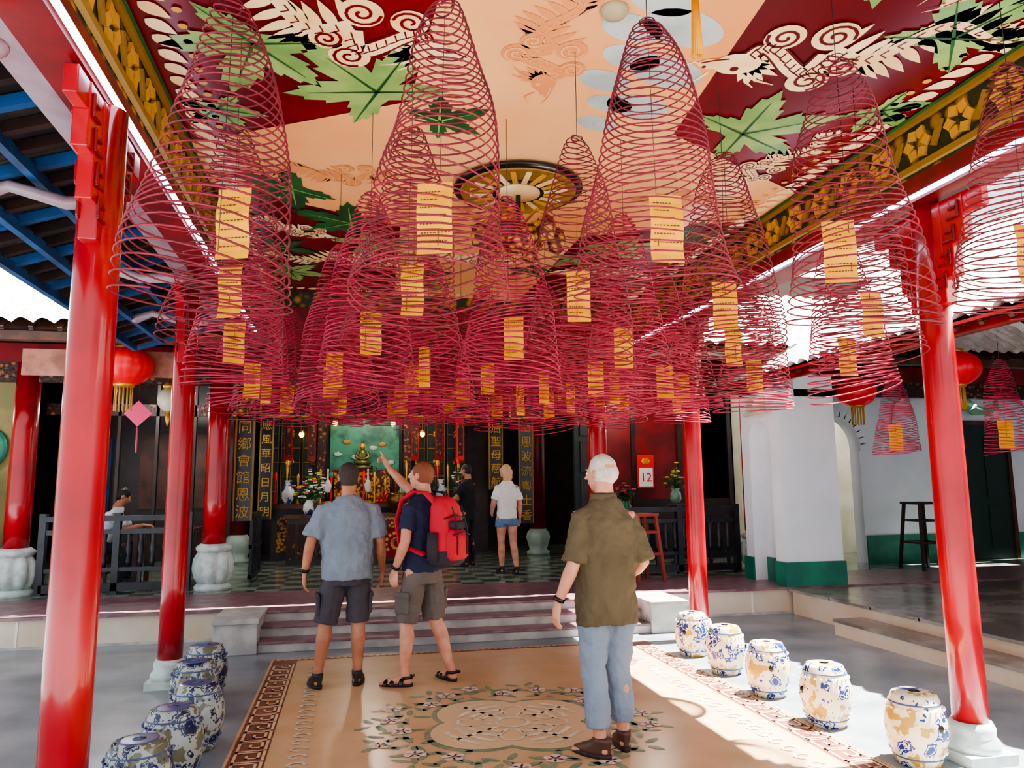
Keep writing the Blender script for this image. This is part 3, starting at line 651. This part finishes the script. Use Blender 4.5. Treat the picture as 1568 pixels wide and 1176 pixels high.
m.lathe([(.27,.02),(.34,.02),(.34,.05),(.27,.05)],(0,0,0),white,8,smooth=False,sx=.75,sy=1.4)
for k in range(4): m.box((-.15+.1*k,0,.03),(.03,.6,.02),black)
m.obj('window_1',loc=(9.3,11.26,2.65),rot=(pi/2,0,0))
m=MB(); m.bx(-.55,.55,-.04,0,0,2.3,dgreen)
for s in(-1,1):
    for z0,z1 in((.2,.9),(1.05,2.1)): m.bx(s*.28-.2,s*.28+.2,-.06,-.04,z0,z1,dgreen)
m.bx(-.62,-.55,-.07,0,0,2.37,brown); m.bx(.55,.62,-.07,0,0,2.37,brown); m.bx(-.62,.62,-.07,0,2.3,2.38,brown)
m.obj('door_1',loc=(10.75,11.26,.34))
m=MB(); m.limb([(0,0,0),(.15,-.1,-.12),(.1,-.16,-.35),(.25,-.2,-.5),(.5,-.2,-.52)],[.05,.09,.1,.09,.06],cel)
m.limb([(.5,-.2,-.52),(.7,-.2,-.45),(.72,-.2,-.25)],[.06,.05,.02],cel)
for s in (-1,1): m.limb([(.2,-.2+s*.08,-.42),(.05,-.2+s*.15,-.52)],[.03,.015],cel)
m.ell((0,-.03,.08),(.12,.03,.1),cel); m.obj('dragon_water_spout',loc=(10.3,11.24,3.38))
def stool_wood(name,loc,h,w,mat,back=0,rz=0):
    m=MB(); m.box((0,0,h),(w,w,.04),mat)
    for i in(-1,1):
        for j in(-1,1): m.beam((i*w*.6,j*w*.6,0),(i*w*.4,j*w*.4,h),.04,.04,mat)
    for z in (.3,.55):
        zz=z*h/.75; k=w*(.6-.2*zz/h)
        for s in(-1,1): m.beam((-k,s*k,zz),(k,s*k,zz),.025,.03,mat); m.beam((s*k,-k,zz),(s*k,k,zz),.025,.03,mat)
    m.obj(name,loc=loc,rot=(0,0,rz))
stool_wood('wooden_bar_stool',(8.7,10.3,HP+.002),1.0,.42,dwood)
stool_wood('red_high_chair',(4.02,10.2,HP+.002),.9,.36,M('red_brown_wood',C(150,60,50),.4),.0,.2)
# ================= CERAMIC STOOLS
def cer(name,a,b,cc,lo1,lo2,sc):
    m=bpy.data.materials.new(name); m.use_nodes=True; nt=m.node_tree; N=nt.nodes; L=nt.links; bs=N['Principled BSDF']; bs.inputs['Roughness'].default_value=.18
    tc=N.new('ShaderNodeTexCoord'); n=N.new('ShaderNodeTexNoise'); n.inputs['Scale'].default_value=sc; n.inputs['Detail'].default_value=3; L.new(tc.outputs['Object'],n.inputs['Vector'])
    oi=N.new('ShaderNodeObjectInfo'); n.noise_dimensions='4D'; mu=N.new('ShaderNodeMath'); mu.operation='MULTIPLY'; mu.inputs[1].default_value=30; L.new(oi.outputs['Random'],mu.inputs[0]); L.new(mu.outputs[0],n.inputs['W'])
    r=N.new('ShaderNodeValToRGB'); r.color_ramp.interpolation='CONSTANT'; e=r.color_ramp.elements; e[0].color=cc; e[0].position=0; e[1].color=a; e[1].position=lo1
    x=e.new(lo2); x.color=b; x=e.new(lo2+.035); x.color=a; x=e.new(lo2+.06); x.color=b
    L.new(n.outputs['Fac'],r.inputs[0]); L.new(r.outputs[0],bs.inputs['Base Color']); return m
cer1=cer('glazed_ceramic_cream',C(236,226,200),C(36,52,130),C(190,156,72),.42,.55,9)
cer2=cer('glazed_ceramic_grey',C(160,168,166),C(30,40,74),C(104,106,86),.43,.52,11)
rimb=M('blue_rim',C(70,86,130),.25); 
def gstool(loc,mat,rz,dark=False):
    m=MB()
    m.lathe([(.13,0),(.135,.02),(.15,.06),(.175,.14),(.185,.215),(.178,.29),(.155,.37),(.138,.41),(.132,.425),(.12,.43),(.06,.432)],(0,0,0),mat,40)
    for z,r in((.055,.1495),(.375,.1545)): m.lathe([(r,z-.005),(r+.003,z),(r,z+.005)],(0,0,0),rimb,40)
    for z,r in ((.085,.162),(.345,.168)):
        for i in range(26):
            a=2*pi*i/26; m.ell((r*cos(a),r*sin(a),z),(.008,.008,.008),whm if not dark else rimb,6,4)
    m.lathe([(.1,.431),(.1,.434),(.09,.435)],(0,0,0),rimb if dark else mat,30); m.lathe([(.035,.436),(.03,.434)],(0,0,0),black if not dark else rimb,12)
    for k in range(2):
        a=k*pi+.3; m.ell((.177*cos(a),.177*sin(a),.25),(.02,.02,.028),black,8,6)
    o=m.obj('ceramic_drum_stool',loc=loc,rot=(0,0,rz)); o.scale=(.93,.93,.93)
for i,(X,Y) in enumerate(((2.37,4.68),(2.14,5.42),(1.99,6.16),(1.86,6.88),(1.74,7.6))): gstool(W(X,Y,.0),cer1,i*1.3-1.7)
for i,(X,Y) in enumerate(((-1.87,3.94),(-1.95,4.5),(-2.04,5.05),(-2.32,5.68),(-2.47,6.25))): gstool(W(X,Y,.0),cer2,i*1.1+2.2,True)
# ================= PEOPLE
tex=bpy.data.textures.new('folds','CLOUDS'); tex.noise_scale=.11
def remesh(o,vs,sm=4,disp=0):
    r=o.modifiers.new('rm','REMESH'); r.mode='VOXEL'; r.voxel_size=vs; r.use_smooth_shade=True
    s=o.modifiers.new('sm','SMOOTH'); s.factor=.5; s.iterations=sm
    if disp:
        d=o.modifiers.new('dp','DISPLACE'); d.texture=tex; d.strength=disp; d.mid_level=.5; d.texture_coords='LOCAL'
def handm(mb,w,d,nrm,thumb,mat,curl=.5,point=False,s=1.0):
    w=Vector(w);d=Vector(d).normalized();nrm=Vector(nrm); nrm=(nrm-d*nrm.dot(d)).normalized(); sd=d.cross(nrm).normalized()
    if sd.dot(Vector(thumb))<0: sd=-sd
    mb.limb([w-d*.03,w,w+d*.04,w+d*.09],[(.026,.02),(.028,.019),(.040,.017),(.041,.014)],mat,n=12,ref=nrm)
    for i,(off,L) in enumerate(((.032,.075),(.011,.084),(-.011,.078),(-.031,.06))):
        cu=curl if not(point and i==0) else .03
        if point and i>0: cu=1.25
        p=w+d*.085+sd*off; pts=[p-d*.02,p]; ang=0
        for k in range(3):
            ang+=cu*(.8 if k else .5); dd=(d*cos(ang)+nrm*sin(ang)); p=p+dd*L*(.42,.32,.26)[k]; pts.append(p)
        mb.limb(pts,[.0095,.0095,.009,.008,.007],mat,n=8,ref=sd)
    p=w+d*.025+sd*.025; mb.limb([p,p+d*.03+sd*.02+nrm*.008,p+d*.055+sd*.03+nrm*.018,p+d*.078+sd*.03+nrm*.025],[.013,.012,.0105,.008],mat,n=8,ref=nrm)
def person(name,loc,face,height,sk,hairm,P,shirt,shirtm,bottomm,bottom,shoes,shoem,headyaw=0,headpitch=0,girth=1.0,hair='short',hem=.84,sleeve=.75,belly=0,voxel=.009,leanx=None,collar=False,watch=False,sw=1.0):
    k=height/1.8; e=empty(name,loc,(0,0,face)); e.scale=(k,k,k)
    G=lambda n: Vector(P[n])
    lean=leanx or (lambda z:(0,0))
    TR=[(.86,.15,.11),(.95,.165,.115),(1.05,.15,.105),(1.2,.15,.105),(1.35,.165,.115),(1.42,.15,.10),(1.47,.105,.08),(1.52,.065,.062)]
    def rings(rs,g=1):
        out=[]
        for z,rx,ry in rs:
            lx,ly=lean(z); out.append([V(lx+g*rx*abs(cos(t))**.9*(1 if cos(t)>0 else -1),ly+g*ry*abs(sin(t))**.95*(1 if sin(t)>0 else -1),z) for t in [2*pi*j/24 for j in range(24)]])
        return out
    b=MB(); b.rings(rings(TR,.96),sk)
    nx,ny=lean(1.5); hx,hy=lean(1.62); hc=V(hx,hy+.03,1.678)
    b.limb([(nx,ny-.015,1.45),(nx,ny-.01,1.53),(hx,hy+.005,1.62)],[.07,.062,.06],sk)
    for s in 'lr':
        sh_,el,wr=G(s+'sh'),G(s+'el'),G(s+'wr')
        ins=V(sh_.x*.6,sh_.y,sh_.z-.01)
        b.limb([ins,sh_,sh_.lerp(el,.4),el,el.lerp(wr,.25),wr],[.05,.052,.05,.042,.044,.027],sk,c1=False)
        hp,kn,an=G(s+'hp'),G(s+'kn'),G(s+'an')
        b.limb([hp,hp.lerp(kn,.35),kn,kn.lerp(an,.3)+V(0,-.014,0),an.lerp(kn,.15),an],[.095,.085,.058,.062,.04,.038],sk)
        fy=P.get(s+'fy',0); Rf=Matrix.Translation((an.x,an.y,an.z-.09))@Matrix.Rotation(fy,4,'Z'); b.M=Rf
        b.limb([(0,-.035,.05),(0,.05,.045),(0,.13,.03),(0,.19,.022)],[(.034,.045),(.038,.038),(.044,.026),(.036,.016)],sk,ref=V(0,0,1))
        b.M=Matrix.Identity(4)
    Mh=Matrix.Translation(hc)@Matrix.Rotation(headyaw,4,'Z')@Matrix.Rotation(headpitch,4,'X'); b.M=Mh
    b.ell((0,-.012,.025),(.076,.094,.095),sk,20,12); b.ell((0,.018,-.03),(.062,.074,.085),sk,20,12); b.ell((0,.045,-.085),(.034,.03,.026),sk)
    b.limb([(0,.088,.018),(0,.105,-.012),(0,.114,-.026)],[.008,.011,.014],sk,n=8); 
    for s in(-1,1): b.ell((s*.082,-.005,-.005),(.012,.02,.032),sk,10,8); b.ell((s*.03,.079,.025),(.02,.012,.008),sk,8,6)
    b.M=Matrix.Identity(4)
    o=b.obj('body',e); remesh(o,voxel,3)
    fm=MB(); fm.M=Mh
    for s in(-1,1):
        fm.ell((s*.03,.0835,.004),(.014,.009,.008),eyew,10,7); fm.ell((s*.03,.0895,.004),(.006,.004,.006),black,8,6); fm.limb([(s*.015,.092,.026),(s*.03,.092,.03),(s*.047,.083,.026)],[.004,.004,.003],hairm,n=6)
    fm.limb([(-.024,.083,-.058),(0,.091,-.056),(.024,.083,-.058)],[.004,.006,.004],lip,n=6); fm.obj('face',e)
    h=MB(); h.M=Mh
    if hair=='bald': h.ell((0,-.03,.005),(.082,.084,.09),hairm,20,12); h.ell((0,-.014,.045),(.079,.09,.08),hairm,20,12)
    else: h.ell((0,-.02,.038),(.082,.096,.088),hairm,20,12); h.ell((0,-.043,-.01),(.072,.066,.085),hairm,20,12)
    if hair=='long':
        h.limb([(0,-.03,.06),(0,-.075,0),(0,-.085,-.1),(0,-.08,-.19)],[(.07,.06),(.09,.05),(.085,.04),(.05,.02)],hairm); h.limb([(.07,0,.04),(.08,-.01,-.08)],[.03,.02],hairm); h.limb([(-.07,0,.04),(-.08,-.01,-.08)],[.03,.02],hairm)
    o=h.obj('hair',e); remesh(o,.007,2,.02)
    for s in 'lr':
        hm=MB(); sg=-1 if s=='l' else 1
        handm(hm,G(s+'wr'),P[s+'hd'],P.get(s+'hn',(-sg,.1,0)),P.get(s+'ht',(0,1,0)),sk,P.get(s+'hc',.5),P.get(s+'pt',False))
        o=hm.obj('hand_'+('left' if s=='l' else 'right'),e); remesh(o,.0042,2)
    if watch:
        wm=MB(); wr,el=G('lwr'),G('lel'); p_=wr.lerp(el,.1); d_=(el-wr).normalized()
        wm.limb([p_-d_*.012,p_+d_*.012],[.036,.036],black,n=16,c0=False,c1=False); wm.obj('wristwatch_strap',e)
    t=MB(); SR=[(hem,.172+belly*.3,.132+belly*.4),(.93,.172+belly*.6,.138+belly),(1.05,.166+belly,.134+belly),(1.2,.17+belly*.6,.134+belly*.5),(1.31,.178,.135),(1.39,.17,.125),(1.45,.135,.105),(1.5,.095,.085),(1.53,.07,.07)]
    t.rings(rings(SR,girth),shirtm)
    for s in 'lr':
        sh_,el=G(s+'sh'),G(s+'el'); ins=V(sh_.x*.45,sh_.y*.7,sh_.z+.012)
        t.limb([ins,sh_+V(0,0,-.02),sh_.lerp(el,sleeve*.5),sh_.lerp(el,sleeve)],[.06,.066*sw,.066*girth*sw,.072*girth*sw],shirtm,c1=False)
    o=t.obj('shirt',e); remesh(o,.01,4,.046)
    if collar:
        cm=MB(); 
        lx,ly=lean(1.52); cm.rings([[V(lx+r*cos(2*pi*j/24),ly+r*.95*sin(2*pi*j/24)+.005,z) for j in range(24)] for r,z in((.092,1.5),(.084,1.545),(.078,1.56),(.073,1.545),(.072,1.5))],shirtm); cm.obj('collar',e)
    t=MB()
    t.rings(rings([(1.0,.162,.122),(.93,.172,.132),(.86,.178,.135),(.8,.17,.128)],1.0),bottomm)
    for s in 'lr':
        hp,kn,an=G(s+'hp'),G(s+'kn'),G(s+'an')
        if bottom=='shorts': t.limb([hp+V(0,0,-.02),hp.lerp(kn,.4),hp.lerp(kn,.72),hp.lerp(kn,1.0)],[.1,.1,.096,.096],bottomm,c1=False)
        elif bottom=='hotpants': t.limb([hp+V(0,0,-.02),hp.lerp(kn,.2),hp.lerp(kn,.33)],[.105,.108,.108],bottomm,c1=False)
        else: t.limb([hp+V(0,0,-.02),hp.lerp(kn,.4),kn,kn.lerp(an,.45),kn.lerp(an,P.get('cuff',.95))],[.1,.096,.08,.078,.074],bottomm,c1=False)
    o=t.obj('shorts' if bottom!='pants' else 'trousers',e); remesh(o,.01,3,.036)
    if bottom=='shorts':
        pk=MB()
        for s in 'lr':
            hp,kn=G(s+'hp'),G(s+'kn'); sg=-1 if s=='l' else 1
            c_=hp.lerp(kn,.62)+V(sg*.095,0,0); pk.box(c_,(.03,.14,.16),bottomm); pk.box(c_+V(sg*.008,0,.07),(.03,.145,.05),bottomm)
        pk.obj('cargo_pockets',e,bevel=.012)
    for s in 'lr':
        an=G(s+'an'); fy=P.get(s+'fy',0); f_=MB(); f_.M=Matrix.Translation((an.x,an.y,an.z-.09))@Matrix.Rotation(fy,4,'Z')
        def fr(lst): return [[V(rx*cos(t),cy_+ry*sin(t),z) for t in [2*pi*j/20 for j in range(20)]] for z,cy_,rx,ry in lst]
        f_.rings(fr([(-.0,.065,.046,.138),(.022,.065,.05,.142),(.028,.065,.048,.14)]),rub)
        if shoes=='shoe': f_.rings(fr([(.02,.065,.047,.136),(.045,.06,.046,.13),(.07,.03,.044,.098),(.1,-.01,.043,.062),(.12,-.015,.044,.056)]),shoem)
        else:
            for yy in (.02,.1,.15): f_.limb([(-.05,yy,.02),(-.035,yy-.01,.065 if yy<.1 else .045),(.035,yy-.01,.065 if yy<.1 else .045),(.05,yy,.02)],[(.008,.018)]*4,shoem,n=8)
            f_.limb([(-.04,-.0,.07),(-.035,-.07,.08),(.035,-.07,.08),(.04,0,.07)],[.012]*4,shoem,n=8)
        f_.obj('shoe_'+('left' if s=='l' else 'right'),e)
    return e
stand=dict(lsh=(-.175,0,1.42),rsh=(.175,0,1.42),lel=(-.24,-.02,1.13),rel=(.24,-.02,1.13),lwr=(-.26,.06,.88),rwr=(.26,.06,.88),lhd=(0,.12,-1),rhd=(0,.12,-1),
 lhp=(-.09,0,.9),rhp=(.09,0,.9),lkn=(-.11,.02,.5),rkn=(.11,.02,.5),lan=(-.14,-.01,.09),ran=(.14,-.01,.09),lfy=.25,rfy=-.25)
def pose(**k): d=dict(stand); d.update(k); return d
hd=M('hair_dark',C(64,54,50),.7,bump=.6,bscale=90); hw=M('hair_white',C(220,212,204),.7,col2=C(204,192,184),scale=20,bump=.6,bscale=90); hr=M('hair_auburn',C(134,80,54),.7,bump=.6,bscale=90); hb=M('hair_blonde',C(216,178,136),.6,bump=.6,bscale=90); hk=M('hair_black',C(22,20,22),.5,bump=.5,bscale=90)
person('man_blue_tshirt',W(-1.42,6.55),AX-.12,1.85,skin2,hd,pose(lsh=(-.195,0,1.42),rsh=(.195,0,1.42),lel=(-.3,-.02,1.15),rel=(.27,-.02,1.14),lwr=(-.34,.03,.9),rwr=(.3,.08,.9),lkn=(-.16,.02,.5),rkn=(.1,.02,.5),lan=(-.22,-.01,.09),ran=(.1,0,.09)),
 's',fab('tshirt_greyblue',(132,144,158),(112,126,142)),fab('shorts_charcoal',(78,74,84),(60,56,66)),'shorts','shoe',rub,girth=1.16,belly=.02,sleeve=.85,hem=.85,watch=True,sw=1.08)
navy=fab('navy_shirt',(34,42,78),(24,30,58))
MX,MY,MF=-.78,6.6,AX+.55
person('man_with_backpack',W(MX,MY),MF,1.86,skin,hr,pose(rsh=(.18,.06,1.44),rel=(.15,.32,1.58),rwr=(.1,.5,1.76),rhd=(-.15,.5,.75),rhn=(-.6,.2,-.3),rht=(-1,0,.5),rpt=True,
  lel=(-.25,-.03,1.15),lwr=(-.23,.1,.92),lkn=(-.13,.06,.5),rkn=(.13,-.02,.5),lan=(-.15,.06,.09),ran=(.2,-.14,.09),lfy=.5,rfy=-.3),
 's',navy,fab('shorts_grey',(112,104,100),(90,84,80)),'shorts','sandal',black,headyaw=.25,headpitch=.15,girth=1.08,hem=.9,sleeve=.7,watch=True)
bpm=fab('backpack_red',(218,44,66),(186,30,50)); bkm=fab('backpack_dark',(60,54,64),(40,38,46))
bp=MB(); k=1.86/1.8
def rr(z,w,d,yo,n=24): w*=.9; return [V(w*abs(cos(t))**.55*(1 if cos(t)>0 else -1),yo+d*.95*abs(sin(t))**.6*(1 if sin(t)>0 else -1),z) for t in [2*pi*j/n for j in range(n)]]
bp.rings([rr(.98,.12,.07,-.24),rr(1.0,.15,.1,-.25),rr(1.1,.16,.11,-.26),rr(1.3,.155,.105,-.25),rr(1.42,.14,.09,-.24),rr(1.49,.1,.06,-.22),rr(1.51,.05,.03,-.21)],bpm)
bp.rings([rr(1.0,.1,.05,-.34),rr(1.03,.125,.07,-.35),rr(1.18,.125,.07,-.35),rr(1.24,.1,.05,-.34),rr(1.25,.06,.03,-.33)],bpm)
bp.rings([rr(.95,.11,.07,-.27),rr(.98,.158,.112,-.26),rr(1.07,.163,.114,-.26),rr(1.08,.15,.1,-.26)],bkm)
bp.rings([rr(1.24,.04,.03,-.365),rr(1.26,.1,.045,-.365),rr(1.30,.1,.045,-.365),rr(1.31,.08,.03,-.365)],bkm)
for s in (-1,1):
    bp.limb([(s*.09,-.2,1.46),(s*.115,-.13,1.535),(s*.12,.0,1.55),(s*.125,.12,1.48),(s*.14,.165,1.3),(s*.19,.08,1.12),(s*.16,-.15,1.05)],[(.034,.014)]*7,bpm if s<0 else bkm,n=8)
    bp.limb([(s*.06,-.36,1.42),(s*.06,-.42,1.25),(s*.06,-.42,1.05)],[.006]*3,bkm,n=6)
    bp.lathe([(.045,0),(.05,.1),(.045,.22)],(s*.155,-.24,1.0),bkm,12)
bp.limb([(-.12,-.33,1.33),(0,-.355,1.36),(.12,-.33,1.33)],[.006]*3,black,n=6)
bp.limb([(-.1,-.41,1.2),(0,-.425,1.22),(.1,-.41,1.2)],[.006]*3,black,n=6)
bp.limb([(-.03,-.24,1.5),(0,-.25,1.55),(.03,-.24,1.5)],[.008]*3,bkm,n=6)
o=bp.obj('backpack',loc=W(MX,MY),rot=(0,0,MF)); o.scale=(k,k,k)
person('man_olive_shirt',W(.58,4.86),AX-.05,1.83,skin,hw,pose(lsh=(-.175,-.01,1.42),rsh=(.17,0,1.41),lel=(-.235,-.03,1.13),lwr=(-.31,.04,.9),lhd=(-.15,.1,-1),rel=(.24,-.05,1.12),rwr=(.19,.16,1.0),rhd=(-.8,.5,-.25),rhn=(0,-1,-.2),rht=(0,0,1),lkn=(-.09,.02,.5),rkn=(.09,.04,.5),lan=(-.08,-.03,.09),ran=(.12,.05,.09),lfy=.5,rfy=-.25,cuff=.8),
 's',fab('olive_shirt',(98,88,66),(82,72,52),bu=.5),fab('jeans_light',(140,154,174),(116,132,154)),'pants','shoe',M('brown_shoe',C(80,50,40),.4),headyaw=.5,girth=1.1,hair='bald',hem=.77,sleeve=.95,belly=.012,collar=True,watch=True,sw=1.02)
person('woman_white_tshirt',W(-.1,11.75,HP),AX,1.66,skin,hb,pose(lsh=(-.165,0,1.41),rsh=(.165,0,1.41),lel=(-.24,.0,1.16),rel=(.23,-.03,1.15),lwr=(-.2,.16,1.0),lhd=(.2,.8,-.3),rwr=(.25,.03,.9),lkn=(-.09,.04,.5),rkn=(.1,-.02,.5),lan=(-.07,.06,.09),ran=(.12,-.12,.09),lfy=.1,rfy=-.1),
 's',fab('white_tshirt',(240,240,240),(224,224,226)),fab('denim',(110,142,182),(84,114,154)),'hotpants','shoe',rub,girth=1.03,hair='long',hem=.9,sleeve=.8)
person('visitor_black_clothes',W(-.78,13.0,HP),AX+.7,1.72,skin2,hk,pose(rel=(.26,.08,1.17),rwr=(.1,.28,1.15),rhd=(-.6,.8,.1),rhn=(0,0,1),rht=(0,0,1),lel=(-.26,.1,1.17),lwr=(-.1,.3,1.15),lhd=(.6,.8,.1),lhn=(0,0,1),lht=(0,0,1)),
 's',fab('black_shirt',(34,32,38),(24,24,28)),fab('black_shorts',(40,38,44),(28,28,32)),'pants','shoe',rub)
def sl(z): t=max(0,z-.9); return (0,t*.42)
person('seated_attendant',(-3.5,11.75,HP-.38),-pi/2+.1,1.72,skin2,hk,pose(lsh=(-.18,.22,1.4),rsh=(.18,.22,1.4),lel=(-.24,.42,1.2),rel=(.24,.42,1.2),lwr=(-.08,.62,1.25),rwr=(.08,.62,1.25),lhd=(.3,1,-.1),rhd=(-.3,1,-.1),lhn=(0,0,-1),rhn=(0,0,-1),lht=(1,0,0),rht=(-1,0,0),
  lhp=(-.1,0,.92),rhp=(.1,0,.92),lkn=(-.13,.42,.95),rkn=(.13,.42,.95),lan=(-.13,.4,.49),ran=(.13,.4,.49)),
 's',fab('pale_shirt',(220,232,244),(206,220,236)),fab('dark_trousers',(50,54,66),(40,42,52)),'pants','shoe',rub,headpitch=-.5,leanx=sl,sleeve=.8)
stool_wood('desk_stool',(-3.5,11.75,HP+.002),.42,.34,brown)
# ================= LIGHT
w=bpy.data.worlds.new('World'); bpy.context.scene.world=w; w.use_nodes=True; bg=w.node_tree.nodes['Background']; bg.inputs[0].default_value=(.92,.96,1,1); bg.inputs[1].default_value=1.8
sun=bpy.data.lights.new('sun','SUN'); sun.energy=60; sun.angle=.012; sun.color=(1,.95,.86); so=bpy.data.objects.new('sun',sun); bpy.context.collection.objects.link(so)
sd=Vector((cos(radians(68.5)),cos(radians(69))*.05,sin(radians(68.5)))); so.rotation_euler=sd.to_track_quat('Z','Y').to_euler()
def pl(n,loc,e,c=(1,.8,.55),r=.15):
    l=bpy.data.lights.new(n,'POINT'); l.energy=e; l.color=c; l.shadow_soft_size=r; o=bpy.data.objects.new(n,l); bpy.context.collection.objects.link(o); o.location=loc
pl('altar_fill',(SU+.1,14.5,3.5),110,(1,.87,.7)); pl('hall_fill_left',(-3.3,12.6,3.2),110,(1,.97,.9)); pl('hall_fill_left_far',(-6.0,11.8,3.0),60,(1,.95,.85)); pl('hall_fill_right',(4.9,12.0,3.2),55,(1,.9,.75)); pl('room_light',(8.5,12.2,3),60,(1,.97,.9))  # altar and hall points are unseen fill, added to brighten the dark interior
pl('hall_fill',(1.2,12.3,3.6),60,(1,.9,.8))  # added fill for the middle of the hall, no fixture behind it
# ================= CAMERA
cam=bpy.data.cameras.new('camera'); cam.sensor_width=36; cam.lens=1150/1568*36; cam.clip_start=.05
co=bpy.data.objects.new('camera',cam); bpy.context.collection.objects.link(co)
co.matrix_world=Matrix.Translation((0,0,1.62))@Matrix.Rotation(-AX,4,'Z')@Matrix.Rotation(radians(97.9),4,'X')@Matrix.Rotation(radians(-.55),4,'Z')
bpy.context.scene.camera=co
bpy.context.scene.view_settings.look='AgX - Medium High Contrast'
